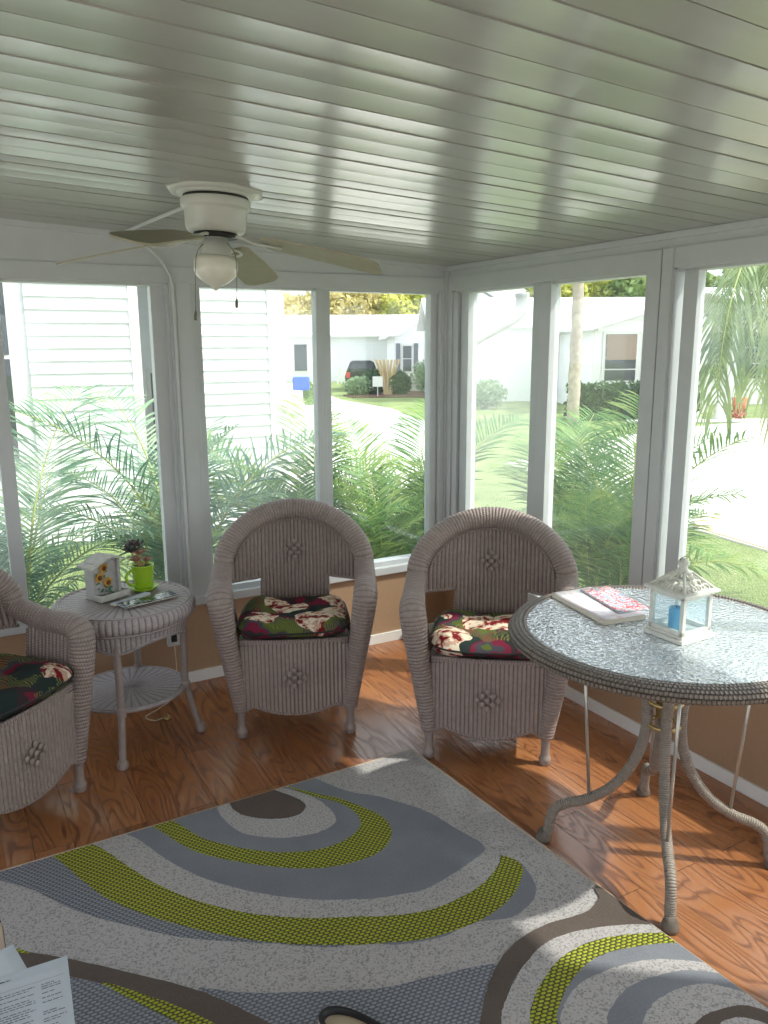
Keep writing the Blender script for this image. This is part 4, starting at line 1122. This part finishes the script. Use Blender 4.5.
# ================================================================== OUTDOORS
def poly_ground(name, pts, z0, z1, mat, label, cat):
    mb = MB(); n = len(pts)
    for z in (z0, z1): mb.v += [(x, y, z) for x, y in pts]
    mb.face(list(range(n, 2 * n))); mb.face(list(range(n))[::-1])
    for k in range(n): l = (k + 1) % n; mb.face([k, l, n + l, n + k])
    o = mb.build(name, mat); tag(o, label, cat); o['kind'] = 'structure'; return o
lawn = MB().box(-60, 120, -60, 120, GZ - .3, GZ).build('lawn', M['grass']); tag(lawn, kind='structure')
M_driv = M['concrete']
def ground_patch(name, pts, mat, top=.02):
    o = poly_ground(name, pts, GZ - .05, GZ + top, mat, None, None); return o
ground_patch('driveway', [(5.1, 3.3), (4.72, 2.1), (4.56, 1.05), (4.25, -.42), (4.4, -3), (8, -12), (20, -16), (34, -6), (17.2, 9.6), (14.8, 9.9), (11.0, 9.3), (8.4, 8.0), (6.0, 7.2)], M['concrete'])
ground_patch('side_driveway', [(-2, 6.5), (2.0, 3.6), (4.4, 6.4), (6.3, 9.9), (9.0, 14.5), (10.4, 18.8), (10.9, 23.5), (14, 34), (17, 37), (2, 40), (-4, 20)], M['concrete'])
ground_patch('sand_border', [(4.76, 2.12), (4.58, 1.05), (4.28, -.42), (5.3, .25), (5.66, 1.9), (5.5, 2.4), (4.98, 2.3)], simple('sand', hexc(216, 190, 160), .9, 3, .1), .032)

ground_patch('added_slab_left', [(-14, -16), (-4.9, -16), (-4.9, 3.4), (-14, 3.4)], M['concrete'], .03)  # unseen concrete, added so bounced daylight carries less lawn green
ground_patch('added_slab_behind', [(-4.9, -16), (3.2, -16), (3.2, -7.0), (-4.9, -7.0)], M['concrete'], .03)  # also added out of view, for neutral bounce light in place of grass
# --- slab foundation of the room
struct(MB().box(XW, .1, YW, .1, GZ, -.12), 'trim_%d' % (tn[0] + 1), M['white_wall']); tn[0] += 1

# --- neighbouring house with real lap siding, close to the left windows
def lap_siding(mb, x0, x1, y, z0, z1, pitch=.127, proj=.024):
    z = z0
    while z < z1:
        zt = min(z + pitch, z1)
        b = len(mb.v); mb.v += [(x0, y - proj, z), (x1, y - proj, z), (x1, y, zt), (x0, y, zt), (x0, y + .002, z), (x1, y + .002, z)]
        mb.face([b, b + 1, b + 2, b + 3]); mb.face([b + 4, b + 5, b + 1, b]); z = zt
def sided_house():
    root = empty('sided_house', (-1, 5, GZ), 0, 'white lap-sided neighbouring house close behind the left windows', 'house')
    o = Vector((-1, 5, GZ))
    mb = MB()
    for (x0, x1, y) in ((-1.68, -.68, 5), (-4.2, -2.4, 5.0), (.06, .86, 5.0), (-.62, .02, 7.0)):
        lap_siding(mb, x0 - o.x, x1 - o.x, y - o.y, 0, 4.2, .127 if y < 6 else .127)
    # returns and bulk
    mb.box(-1.68 - o.x, -.66 - o.x, .02, 7, 0, 4.2); mb.box(.06 - o.x, 1.03 - o.x, .02, 7, 0, 4.2); mb.box(-4.2 - o.x, -1.68 - o.x, .02, 7, 0, 4.2); mb.box(-.7 - o.x, .1 - o.x, 2.02, 6, 0, 4.2)
    mb.build('siding', M['siding_plain'], root)
    tr = MB().box(-.68 - o.x, -.58 - o.x, -.03, .1, 0, 4.2, .004).box(.86 - o.x, 1.06 - o.x, -.03, .12, 0, 4.2, .004).box(.02 - o.x, .08 - o.x, -.03, .05, 0, 4.2, .004)
    tr.build('corner_board', M['white_wall'], root)
    MB().box(-3.7, 3.2, -.45, 8, 4.2, 4.35).build('roof', M['roof_white'], root)
    for (x0, x1, y, z0, z1, m) in ((-2.30, -1.86, -.02, .60 + .35, 2.6 + .35, 'far_window'), (-.03, .30, 1.98, .30 + .35, 1.35 + .35, 'shutter')):
        w = MB().box(x0 - o.x - .05, x1 - o.x + .05, y - .03, y + .03, z0 - .05, z1 + .05, .005).build('window', M['white_wall'], root)
        g = MB().box(x0 - o.x, x1 - o.x, y - .04, y - .02, z0, (z0 + z1) / 2 - .02).box(x0 - o.x, x1 - o.x, y - .04, y - .02, (z0 + z1) / 2 + .02, z1)
        g.build('pane', M[m], w)
sided_house()

# --- generic far buildings in a rotated frame
def far(name, loc, rz, label, cat): return empty(name, (loc[0], loc[1], GZ), R(rz), label, cat)
def gable(mb, x0, x1, y0, y1, z0, zr, axis='y', over=.3, t=.12):
    """gable roof; ridge along axis"""
    b = len(mb.v)
    if axis == 'y':
        xm = (x0 + x1) / 2
        V = [(x0 - over, y0 - over, z0), (xm, y0 - over, zr), (x1 + over, y0 - over, z0), (x0 - over, y1, z0), (xm, y1, zr), (x1 + over, y1, z0)]
    else:
        ym = (y0 + y1) / 2
        V = [(x0 - over, y0 - over, z0), (x0 - over, ym, zr), (x0 - over, y1 + over, z0), (x1 + over, y0 - over, z0), (x1 + over, ym, zr), (x1 + over, y1 + over, z0)]
    mb.v += V + [(x, y, z + t) for x, y, z in V]
    for q in ([0, 1, 4, 3], [1, 2, 5, 4], [6, 9, 10, 7], [7, 10, 11, 8], [0, 6, 7, 1], [1, 7, 8, 2], [3, 4, 10, 9], [4, 5, 11, 10], [0, 3, 9, 6], [2, 8, 11, 5]):
        mb.face([b + i for i in q])
def glazed(root, x0, x1, y, z0, z1, nx=1, nz=1, blind=0, mat='far_window', front=-1):
    w = MB().box(x0 - .06, x1 + .06, y - .05, y + .03, z0 - .06, z1 + .06, .01).build('window', M['white_wall'], root)
    g = MB(); dx = (x1 - x0) / nx; dz = (z1 - z0) / nz
    for i in range(nx):
        for j in range(nz): g.box(x0 + i * dx + .025, x0 + (i + 1) * dx - .025, y - .07, y - .045, z0 + j * dz + .02, z0 + (j + 1) * dz - .02)
    g.build('pane', M[mat], w)
    if blind: MB().box(x0 + .04, x1 - .04, y - .085, y - .072, z1 - (z1 - z0) * blind, z1 - .03).build('blind', M['blind'], w)

# house with the screened room to the right (front gable faces the room)
def porch_house():
    root = far('porch_house', (14.72, 14.17), -28, 'white house with a gabled sunroom and dark windows behind the clipped hedge', 'house')
    mb = MB().box(0, 3.3, 0, 4.7, 0, 2.5)
    b = len(mb.v); mb.v += [(0, 0, 2.5), (3.3, 0, 2.5), (2.9, 0, 3.35)]; mb.face([b, b + 1, b + 2])
    mb.box(3.3, 4.4, 3.2, 4.7, 0, 2.5); mb.box(4.4, 12, 3.2, 9, 0, 2.9)
    mb.build('wall', M['siding'], root)
    rf = MB(); bb = len(rf.v)
    V = [(-.35, -.5, 2.42), (2.95, -.5, 3.45), (5.5, -.5, 2.75), (-.35, 5.0, 2.42), (2.95, 5.0, 3.45), (5.5, 5.0, 2.75)]
    rf.v += V + [(x, y, z + .1) for x, y, z in V]
    for q in ([0, 1, 4, 3], [1, 2, 5, 4], [6, 9, 10, 7], [7, 10, 11, 8], [0, 6, 7, 1], [1, 7, 8, 2], [0, 3, 9, 6], [2, 8, 11, 5]): rf.face([bb + i for i in q])
    gable(rf, 5, 12, 3, 9, 2.9, 3.9, 'x', .3)
    rf.build('roof', M['roof_white'], root)
    MB().box(2.95, 3.4, -.1, .05, .0, 2.75, .01).box(-.1, .08, -.08, .05, 0, 2.4, .01).box(0, 3.3, -.07, 0, .72, .84).build('corner_board', M['white_wall'], root)
    glazed(root, .22, 1.18, 0, .95, 2.33, 1, 4, .55)
    glazed(root, 1.30, 2.0, 0, .95, 2.33, 1, 4)
    glazed(root, 2.1, 2.85, 0, .95, 2.33, 1, 4)
    glazed(root, 3.9, 5.2, 3.15, .85, 2.4, 2, 3)
    glazed(root, 5.8, 7.2, 3.15, .85, 2.4, 2, 3)
porch_house()
def long_house():
    root = far('long_house', (13.4, 20.9), -28, 'long low white house with a plain wall behind the straight palm trunk', 'house')
    MB().box(0, 8.2, 0, 6, 0, 2.6).build('wall', M['siding_plain'], root)
    rf = MB(); gable(rf, 0, 8.2, 0, 6, 2.6, 3.7, 'x', .3); rf.build('roof', M['roof_white'], root)
    for x in (3.1, 5.2): MB().box(x, x + .9, .9, 1.0, 2.95, 3.08).build('roof_vent', M['shutter'], root)
    MB().box(1.0, 1.35, -.04, .02, .7, 2.2, .01).build('shutter', M['shutter'], root)
long_house()

def shutter_house():
    root = far('shuttered_house', (15.75, 27.9), -27, 'white gabled house with a grey-shuttered window far across the side driveway', 'house')
    mb = MB().box(0, 7, 0, 8, 0, 2.35); b = len(mb.v); mb.v += [(0, 0, 2.35), (7, 0, 2.35), (3.5, 0, 4.55)]; mb.face([b, b + 1, b + 2])
    mb.build('wall', M['siding'], root)
    rf = MB(); gable(rf, 0, 7, 0, 8, 2.3, 4.6, 'y', .45); rf.build('roof', M['roof_white'], root)
    glazed(root, .35, .78, 0, .85, 2.0, 1, 2, 0, 'far_window')
    MB().box(.06, .25, -.06, 0, .75, 2.1).box(.86, 1.05, -.06, 0, .75, 2.1).build('shutter', M['shutter'], root)
    MB().box(.2, 5, -.7, -.4, 0, .75, .1).build('stone_planter', simple('stone', hexc(205, 200, 195), .9, 3, .25, .8), root)
shutter_house()

def garage():
    root = far('garage_building', (13.2, 40.0), -27, 'long white garage building at the far end of the side driveway', 'building')
    MB().box(-3, 12, 0, 8, 0, 2.5).build('wall', M['siding_plain'], root)
    rf = MB(); gable(rf, -3, 12, 0, 8, 2.5, 3.7, 'x', .5); rf.build('roof', M['roof_white'], root)
    glazed(root, 2.6, 3.35, 0, .6, 2.1, 1, 1)
    MB().box(5.2, 8.2, -.05, .02, 0, 2.1, .01).build('garage_door', M['roof_white'], root)
garage()

def picket_fence():
    root = far('picket_fence', (16.6, 35.6), -27, 'low white picket fence beyond the side driveway', 'fence')
    for k in range(9): MB().box(k * .2, k * .2 + .09, -.02, .02, 0, .85, .01).build('picket', M['white_wall'], root)
    MB().box(-.05, 1.8, .02, .05, .2, .28).box(-.05, 1.8, .02, .05, .6, .68).build('rail', M['white_wall'], root)
picket_fence()

def car():
    root = far('parked_car', (14.15, 28.0), -27, 'dark parked car with red tail lights behind the far shrubs', 'car')
    prof = [(-.85, .35), (-.9, .75), (-.82, 1.0), (-.62, 1.5), (-.45, 1.58), (.45, 1.58), (.62, 1.5), (.82, 1.0), (.9, .75), (.85, .35)]
    mb = MB(); n = len(prof)
    for (y, s, dz) in ((0, .96, 0), (.3, 1, 0), (2.2, 1, .0), (3.2, .95, -.45), (4.2, .9, -.55)):
        mb.v += [(x * s, y, min(z, 1.6 + dz * (z > 1.1)) if z > .9 else z) for x, z in prof]
    for i in range(4):
        for k in range(n): l = (k + 1) % n; mb.face([i * n + k, i * n + l, (i + 1) * n + l, (i + 1) * n + k], None, 0, True)
    mb.face(list(range(n))[::-1]); mb.face([4 * n + k for k in range(n)]); mb.build('body', M['car_paint'], root)
    MB().box(-.55, .55, -.03, .0, 1.02, 1.42, .02).build('rear_window', M['far_window'], root)
    for sx in (-1, 1): MB().box(sx * .72 - .1, sx * .72 + .1, -.03, .02, .72, 1.0, .02).build('tail_light', M['red_paint'], root)
    for sx in (-.78, .78):
        for y in (.7, 3.3): MB().tube([(sx - .1, y, .32), (sx + .1, y, .32)], .32, 16).build('wheel', M['tyre'], root)
car()
bpy.data.objects['parked_car'].scale = (.86, .86, .86)

def leafy(n, rx, ry, rz, size, seed, box=False, jitter=.12):
    """a shrub or crown as a shell of many small leaf quads"""
    m = MB(); rnd = random.Random(seed)
    for _ in range(n):
        if box:
            f = rnd.random(); x, y, z = rnd.uniform(-1, 1), rnd.uniform(-1, 1), rnd.uniform(0, 1)
            if f < .4: y = -1
            elif f < .6: z = 1
            elif f < .8: x = rnd.choice((-1, 1))
            p = Vector((x * rx, y * ry, z * rz)) + Vector((rnd.gauss(0, jitter), rnd.gauss(0, jitter), rnd.gauss(0, jitter))) * .4
        else:
            d = Vector((rnd.gauss(0, 1), rnd.gauss(0, 1), rnd.gauss(0, 1))).normalized(); k = rnd.uniform(.72, 1) * (1 + .22 * noise.noise(d * 2.3 + Vector((seed, 0, 0))))
            p = Vector((d.x * rx * k, d.y * ry * k, rz + d.z * rz * k))
        a = Vector((rnd.gauss(0, 1), rnd.gauss(0, 1), rnd.gauss(0, 1))).normalized(); b_ = a.cross(Vector((rnd.gauss(0, 1), rnd.gauss(0, 1), rnd.gauss(0, 1)))).normalized()
        s = size * rnd.uniform(.6, 1.3); a *= s; b_ *= s * .55
        m.poly([p - a, p + b_, p + a, p - b_])
    return m
def shrub(name, loc, dims, n, size, mat, label, cat='shrub', box=False, seed=1, rz=-28, group=None, core=True):
    root = far(name, loc, rz, label, cat)
    if group: root['group'] = group
    leafy(n, *dims, size, seed, box).build('foliage', M[mat], root)
    c = MB()
    if box: c.box(-dims[0] * .93, dims[0] * .93, -dims[1] * .9, dims[1] * .9, 0, dims[2] * .95, .1)
    else:
        bm = bmesh.new(); bmesh.ops.create_icosphere(bm, subdivisions=2, radius=1); c.add_bm(bm, 0, Matrix.Translation((0, 0, dims[2])) @ Matrix.Diagonal((dims[0] * .7, dims[1] * .7, dims[2] * .8, 1)))
    c.build('branches', M[mat], root)
    return root
shrub('clipped_hedge', (14.25, 12.25), (1.65, .5, .92), 3400, .07, 'hedge', 'dark green clipped hedge in front of the gabled sunroom across the lawn', 'hedge', True, 2)
shrub('rounded_bush', (13.0, 17.2), (.62, .5, .48), 1200, .06, 'hedge_light', 'pale rounded bush seen through the narrow pane beside the corner', seed=3)
shrub('dark_shrub', (12.75, 25.6), (.62, .5, .40), 900, .08, 'hedge_light', 'low pale green shrub left of the cut canes across the side driveway', seed=4)
shrub('round_shrub', (14.25, 25.0), (.55, .5, .50), 900, .08, 'hedge', 'dark round shrub right of the cut canes by the shuttered house', seed=5)
shrub('dense_shrub', (13.45, 25.6), (.55, .5, .55), 900, .08, 'hedge', 'dark shrub directly behind the cut canes by the parked car', seed=15)
shrub('flowering_bush', (16.3, 25.6), (.9, .5, .75), 1100, .09, 'hedge_light', 'loose leafy bush against the shuttered house', seed=6)
shrub('small_green_bush', (8.9, 22.0), (.28, .3, .42), 500, .06, 'tree_green', 'small bright green bush at the far side of the side driveway', seed=7)
def cane_tree():
    root = far('cut_cane_tree', (13.75, 25.0), -27, 'bare bundle of pale cut canes fanning up between dark shrubs', 'tree')
    for k in range(7):
        q = (k - 3) / 3; MB().tube(catmull([(q * .12, 0, 0), (q * .22, .05 * (-1) ** k, .7), (q * .48, .1 * (-1) ** k, 1.45)], 5), .05, 8).build('cane', M['cane'], root)
cane_tree()
ground_patch('mulch_bed', [(11.9, 24.6), (13.6, 23.6), (16.8, 22.0), (18.5, 24.5), (15.0, 27.3), (12.2, 26.0)], M['mulch'], .05)
def mailbox():
    root = far('mailbox', (8.45, 21.6), -27, 'blue box on a white post beside the far side of the side driveway', 'mailbox')
    MB().box(-.05, .05, -.05, .05, 0, .55, .01).build('post', M['white_wall'], root); MB().box(-.28, .28, -.25, .25, .55, 1.0, .08).build('box', M['blue_paint'], root)
mailbox()
def yard_sign():
    root = far('yard_sign', (12.9, 24.3), -27, 'small white yard sign in front of the far low shrub', 'sign')
    MB().box(-.2, .2, -.015, .015, .42, .82, .01).build('board', M['white_wall'], root); MB().box(-.015, .015, -.01, .01, 0, .42).build('stake', M['white_wall'], root)
yard_sign()
# garden ornaments by the hedge
def ornament(name, loc, col, label, h, cat='garden ornament'):
    root = far(name, loc, 0, label, cat)
    MB().lathe([(0, 0), (h * .3, 0), (h * .33, h * .2), (h * .22, h * .5), (h * .26, h * .62), (h * .16, h * .85), (0, h)], 16).build('figure', col, root)
ornament('garden_statue', (15.6, 10.42), M['white_wall'], 'small white garden statue at the end of the clipped hedge', .55)
ornament('garden_urn', (15.1, 10.7), M['white_wall'], 'tiny white garden ornament between the hedge and the white statue', .28)
def pot(loc, label, s):
    root = far('flower_pot', loc, 0, label, 'flower pot'); MB().lathe([(0, 0), (.13 * s, 0), (.19 * s, .3 * s), (.17 * s, .3 * s), (0, .26 * s)], 16).build('pot', M['terracotta'], root)
    leafy(160, .2 * s, .2 * s, .16 * s, .05, 11).build('flowers', M['red_paint'], root); root.children[1].location.z = .26 * s
pot((16.25, 10.35), 'terracotta pot with red flowers right of the white statue', 1.1)
pot((14.95, 11.6), 'red flowering pot behind the garden ornaments against the house', 1.9)
def edging():
    o = MB().tube([(13.2, 11.4, GZ + .05), (14.6, 10.5, GZ + .05), (16.6, 9.6, GZ + .05)], .05, 8).build('border_edging', M['white_wall']); tag(o, 'thin white edging along the planting bed before the hedge', 'edging')
edging()

# --- palms
def leaflet(m, p, d, side, ln, w, droop, mi=0):
    d = d.normalized(); wv = d.cross(side).normalized() if d.cross(side).length > .01 else Vector((0, 0, 1))
    pts = []; q = p.copy(); dd = d.copy(); segs = 4
    for i in range(segs + 1):
        t = i / segs; ww = w * (sin(pi * (.12 + .86 * t)) ** .8) * .5
        pts.append((q - side_w(dd, side) * ww, q + side_w(dd, side) * ww))
        dd = (dd + Vector((0, 0, -droop / segs))).normalized(); q = q + dd * (ln / segs)
    b = len(m.v)
    for a, c in pts: m.v += [tuple(a), tuple(c)]
    for i in range(segs): m.face([b + 2 * i, b + 2 * i + 1, b + 2 * i + 3, b + 2 * i + 2], None, mi, False)
def side_w(d, s):
    v = s - d * s.dot(d)
    return v.normalized() if v.length > .01 else Vector((0, 0, 1))
def frond_mesh(name, L, a0, a1, ll, n, w, droop, seed, mats, petiole=.18, lift=.35):
    rnd = random.Random(seed); m = MB(); N = 24; P = [Vector((0, 0, 0))]; T = []
    for i in range(N):
        a = R(a0 + (a1 - a0) * (i / N) ** 1.35); t = Vector((cos(a), 0, sin(a))); T.append(t); P.append(P[-1] + t * L / N)
    T.append(T[-1])
    m.tube(P, [.009 * (1 - .85 * i / N) + .0012 for i in range(N + 1)], 5, m=1)
    for k in range(n):
        t = petiole + (1 - petiole) * (k + .5) / n; i = min(int(t * N), N - 1); f = t * N - i
        p = P[i].lerp(P[i + 1], f); tan = T[i]; up = Vector((0, 1, 0)).cross(tan) * -1
        if up.z < 0: up = -up
        lg = ll * (sin(pi * (.14 + .80 * (t - petiole) / (1 - petiole))) ** .55) * rnd.uniform(.88, 1.08)
        for sg in (-1, 1):
            S_ = Vector((0, sg, 0)); d = S_ * rnd.uniform(.72, .9) + tan * rnd.uniform(.55, .75) + up * (lift + rnd.uniform(-.12, .12))
            leaflet(m, p, d, tan, lg, w, droop * rnd.uniform(.6, 1.3))
    me = m.build(name, mats); mesh = me.data; bpy.data.objects.remove(me); return mesh
PM = [M['palm_leaf'], M['rachis']]; PB = [M['palm_leaf_blue'], M['rachis']]
FR = [frond_mesh('frond', 1.55, 74, -8, .40, 46, .017, .55, 1, PM), frond_mesh('frond', 1.35, 66, -22, .36, 42, .017, .7, 2, PM), frond_mesh('frond', 1.7, 80, 18, .42, 50, .016, .5, 3, PM)]
FB = [frond_mesh('frond', 1.55, 74, -8, .40, 46, .014, .6, 4, PB), frond_mesh('frond', 1.35, 66, -25, .36, 42, .014, .8, 5, PB), frond_mesh('frond', 1.7, 80, 15, .42, 50, .013, .5, 6, PB)]
def areca(loc, n, scale, meshes, label, seed, av, tilt=0, az0=0, az1=2 * pi):
    rnd = random.Random(seed)
    root = empty('areca_palm', (loc[0], loc[1], GZ), 0, label, 'palm', 'areca palms outside the windows')
    st = MB()
    for k in range(n):
        az = az0 + (az1 - az0) * (k + rnd.uniform(-.3, .3)) / n; sc = scale * rnd.uniform(.78, 1.08)
        bx_, by_ = rnd.uniform(-.10, .10), rnd.uniform(-.10, .10); h = rnd.uniform(.1, .35)
        me = meshes[k % 3]
        hx, hy = cos(az), sin(az); tow = max(hx * av[0] + hy * av[1], 0); sc *= 1 - .42 * tow
        o = bpy.data.objects.new('frond', me); COL.objects.link(o); o.parent = root
        o.location = (bx_, by_, h); o.rotation_euler = (rnd.uniform(-.15, .15), rnd.uniform(-.22, .12) - .42 * tow, az); o.scale = (sc, sc, sc)
        st.tube([(bx_ * .6, by_ * .6, -.02), (bx_, by_, h + .02)], .014, 7)
    st.build('cane_stems', M['rachis'], root)
arecas = [((-3.2, 1.25), 11, .95, FB, 'bluish feathery palm outside at the far left window edge', 21),
          ((-2.25, 1.30), 14, .98, FB, 'pale green feathery palm outside directly behind the wicker side table', 22),
          ((-1.25, 1.40), 16, 1.12, FB, 'pale feathery palm outside behind the left half of the middle window', 23),
          ((-.35, 1.25), 22, .92, FR, 'lush green palm outside left of the room corner, behind the middle armchair', 24),
          ((.65, 1.35), 18, .95, FR, 'green feathery palm standing outside at the corner of the room', 25),
          ((1.30, -.10), 22, .90, FR, 'bright green palm outside behind the armchair near the glass table', 26),
          ((.10, 1.10), 20, .80, FR, 'low dense green palm outside directly behind the right half of the middle window', 29),
          ((1.75, .95), 18, .90, FR, 'green palm outside further back between the corner and the palm nearest the lawn', 28)]
for a in arecas: areca(*a, ((0, -1) if a[0][1] > .9 and a[0][0] < .7 else (-1, 0)))

# tall palms: one with drooping fronds close by on the right, one straight trunk far off
def tall_palm():
    root = empty('queen_palm', (2.92, -.12, GZ), 0, 'tall palm whose long drooping fronds hang into view at the upper right', 'palm')
    MB().tube(catmull([(.28, -.62, -.05), (.20, -.42, 1.4), (.02, 0, 2.65)], 8), [.12 - .003 * i for i in range(17)], 12).build('trunk', M['trunk'], root)
    FH = [frond_mesh('frond', 2.6, 20, -104, .60, 60, .015, 3.0, 40 + k, [M['frond_hang'], M['rachis']], .15, .1) for k in range(3)]
    rnd = random.Random(8)
    for k, (deg, sc) in enumerate(((5, .8), (32, .8), (58, .8), (235, .8), (252, .75), (272, .8), (292, .8), (312, .8), (338, .8), (196, .76), (202, .92), (208, .84), (214, 1.0), (220, .9), (205, .68))):
        o = bpy.data.objects.new('frond', FH[k % 3]); COL.objects.link(o); o.parent = root
        o.location = (.02, 0, 2.65); o.rotation_euler = (0, rnd.uniform(-.08, .08), R(deg)); o.scale = (sc, sc, sc)
tall_palm()
def far_palm():
    root = far('straight_palm', (11.55, 11.6), 0, 'tall straight grey palm trunk rising in front of the white house', 'palm')
    path = [(0.012 * sin(k), 0, -.05 + k * .12) for k in range(32)]
    MB().tube(path, [.155 - .0008 * k + .006 * (k % 2) for k in range(32)], 14).build('trunk', M['trunk'], root)
    me = frond_mesh('frond', 2.0, 60, -60, .55, 40, .03, 1.2, 51, PM)
    for k in range(12):
        o = bpy.data.objects.new('frond', me); COL.objects.link(o); o.parent = root; o.location = (0, 0, 3.75); o.rotation_euler = (0, -.1 - .2 * (k % 3), 2 * pi * k / 12)
far_palm()

# trees beyond the houses
def tree(loc, dims, mat, label, seed, n=7000, size=.24, base=1.6):
    root = far('tree', loc, 0, label, 'tree'); root['group'] = 'trees beyond the houses'
    f = leafy(n, *dims, size, seed); f.build('crown', M[mat], root).location.z = base
    MB().tube([(0, 0, -.05), (.1, 0, base + dims[2])], .25, 8).build('trunk', M['trunk'], root)
tree((20.5, 54), (4.4, 3, 1.9), 'tree_tan', 'pale tan-green tree over the garage roof, leftmost of the trees beyond the houses', 61, base=2.0)
tree((25.5, 52), (4.2, 3, 2.25), 'tree_tan', 'sunlit yellowish tree behind the garage roof, second of the trees beyond the houses', 62, base=1.9)
tree((30.5, 50), (4.2, 3, 2.3), 'tree_yellow', 'yellow-green tree rising over the shuttered house roof', 63, base=1.8)
tree((34.5, 36.5), (4.4, 3, 2.4), 'tree_yellow', 'bright yellow-green tree behind the straight palm trunk', 64, base=1.7)
tree((38.5, 33.5), (4.0, 3, 2.7), 'tree_green', 'muted green tree right of the bright yellow-green one over the white roof', 65, base=1.9)
tree((43, 27.5), (5, 3, 3.2), 'tree_green', 'dark green tree beyond the sunroom gable at the right', 66, base=1.6)

# downspout just outside the corner
def downspout():
    P = [(.80, .34, 2.02), (.80, .34, 1.93), (.72, .34, 1.86), (.42, .30, 1.74), (.34, .28, 1.66), (.34, .28, 1.2), (.34, .28, .5), (.34, .28, -.3)]
    mb = MB(); pth = catmull(P, 5)
    mb.tube(pth, [.045 + .002 * (i % 2) for i in range(len(pth))], 8, up=(0, 1, 0))
    o = mb.build('downspout', simple('downspout_metal', hexc(165, 166, 164), .5)); tag(o, 'white rain downspout with elbows just outside the room corner', 'downspout')
downspout()

# ================================================================== LIGHT
sunl = bpy.data.lights.new('sun', 'SUN'); sunl.energy = 3.6; sunl.angle = R(1.2); sunl.color = (1, .95, .86)
so = bpy.data.objects.new('sun', sunl); COL.objects.link(so)
SD = Vector((.76, -.60, 1.14)).normalized()
so.rotation_euler = SD.to_track_quat('Z', 'Y').to_euler()

w = bpy.data.worlds.new('sky'); S.world = w; w.use_nodes = True
nt = w.node_tree; nt.nodes.clear()
bg = nt.nodes.new('ShaderNodeBackground'); wo = nt.nodes.new('ShaderNodeOutputWorld')
sky = nt.nodes.new('ShaderNodeTexSky'); sky.sky_type = 'NISHITA'; sky.sun_disc = False
sky.sun_elevation = R(55); sky.sun_rotation = R(130); sky.dust_density = 3.0; sky.air_density = 1.0
# bright hazy overcast: blend the sky with a white veil
hsv = nt.nodes.new('ShaderNodeHueSaturation'); hsv.inputs['Saturation'].default_value = .35
nt.links.new(sky.outputs[0], hsv.inputs['Color'])
mx = nt.nodes.new('ShaderNodeMix'); mx.data_type = 'RGBA'; mx.inputs[0].default_value = .55
sc_ = nt.nodes.new('ShaderNodeVectorMath'); sc_.operation = 'SCALE'; sc_.inputs['Scale'].default_value = .22
nt.links.new(hsv.outputs[0], sc_.inputs[0])
nt.links.new(sc_.outputs[0], mx.inputs[6]); mx.inputs[7].default_value = (.94, 1.0, 1.12, 1)
nt.links.new(mx.outputs[2], bg.inputs[0]); bg.inputs[1].default_value = 1.6
nt.links.new(bg.outputs[0], wo.inputs[0])

# sky portals in the window openings (guide sampling only, they give off no light of their own)
def portal(loc, rot, sx, sy):
    l = bpy.data.lights.new('window_portal', 'AREA'); l.shape = 'RECTANGLE'; l.size = sx; l.size_y = sy; l.cycles.is_portal = True
    o = bpy.data.objects.new('window_portal', l); COL.objects.link(o); o.location = loc; o.rotation_euler = rot
portal((-2.3, .12, 1.22), (R(-90), 0, 0), 4.6, 1.55)
portal((.12, -3.2, 1.22), (R(90), 0, R(90)), 6.4, 1.55)
portal((XW - .12, -3.1, 1.22), (R(90), 0, R(-90)), 5.0, 1.65)
portal((-2.6, YW - .12, 1.0), (R(90), 0, 0), 2.6, 2.1)

# ================================================================== CAMERA
cam = bpy.data.cameras.new('camera'); co = bpy.data.objects.new('camera', cam); COL.objects.link(co); S.camera = co
yaw, pit, rol = .5092, .2052, .0054
fw = Vector((sin(yaw) * cos(pit), cos(yaw) * cos(pit), -sin(pit))); r0 = Vector((cos(yaw), -sin(yaw), 0)); d0 = fw.cross(r0)
rr = r0 * cos(rol) + d0 * sin(rol); dd = -r0 * sin(rol) + d0 * cos(rol)
co.matrix_world = Matrix(((rr.x, -dd.x, -fw.x, -2.5811), (rr.y, -dd.y, -fw.y, -3.8828), (rr.z, -dd.z, -fw.z, 1.70), (0, 0, 0, 1)))
cam.sensor_fit = 'VERTICAL'; cam.sensor_height = 24; cam.lens = 804.47 / 1024 * 24; cam.clip_start = .05; cam.clip_end = 400

S.view_settings.view_transform = 'Standard'; S.view_settings.look = 'None'; S.view_settings.gamma = 1; S.view_settings.use_curve_mapping = False
S.view_settings.exposure = .5
S.cycles.max_bounces = 8; S.cycles.transparent_max_bounces = 16; S.cycles.diffuse_bounces = 5
S.cycles.sample_clamp_indirect = 6
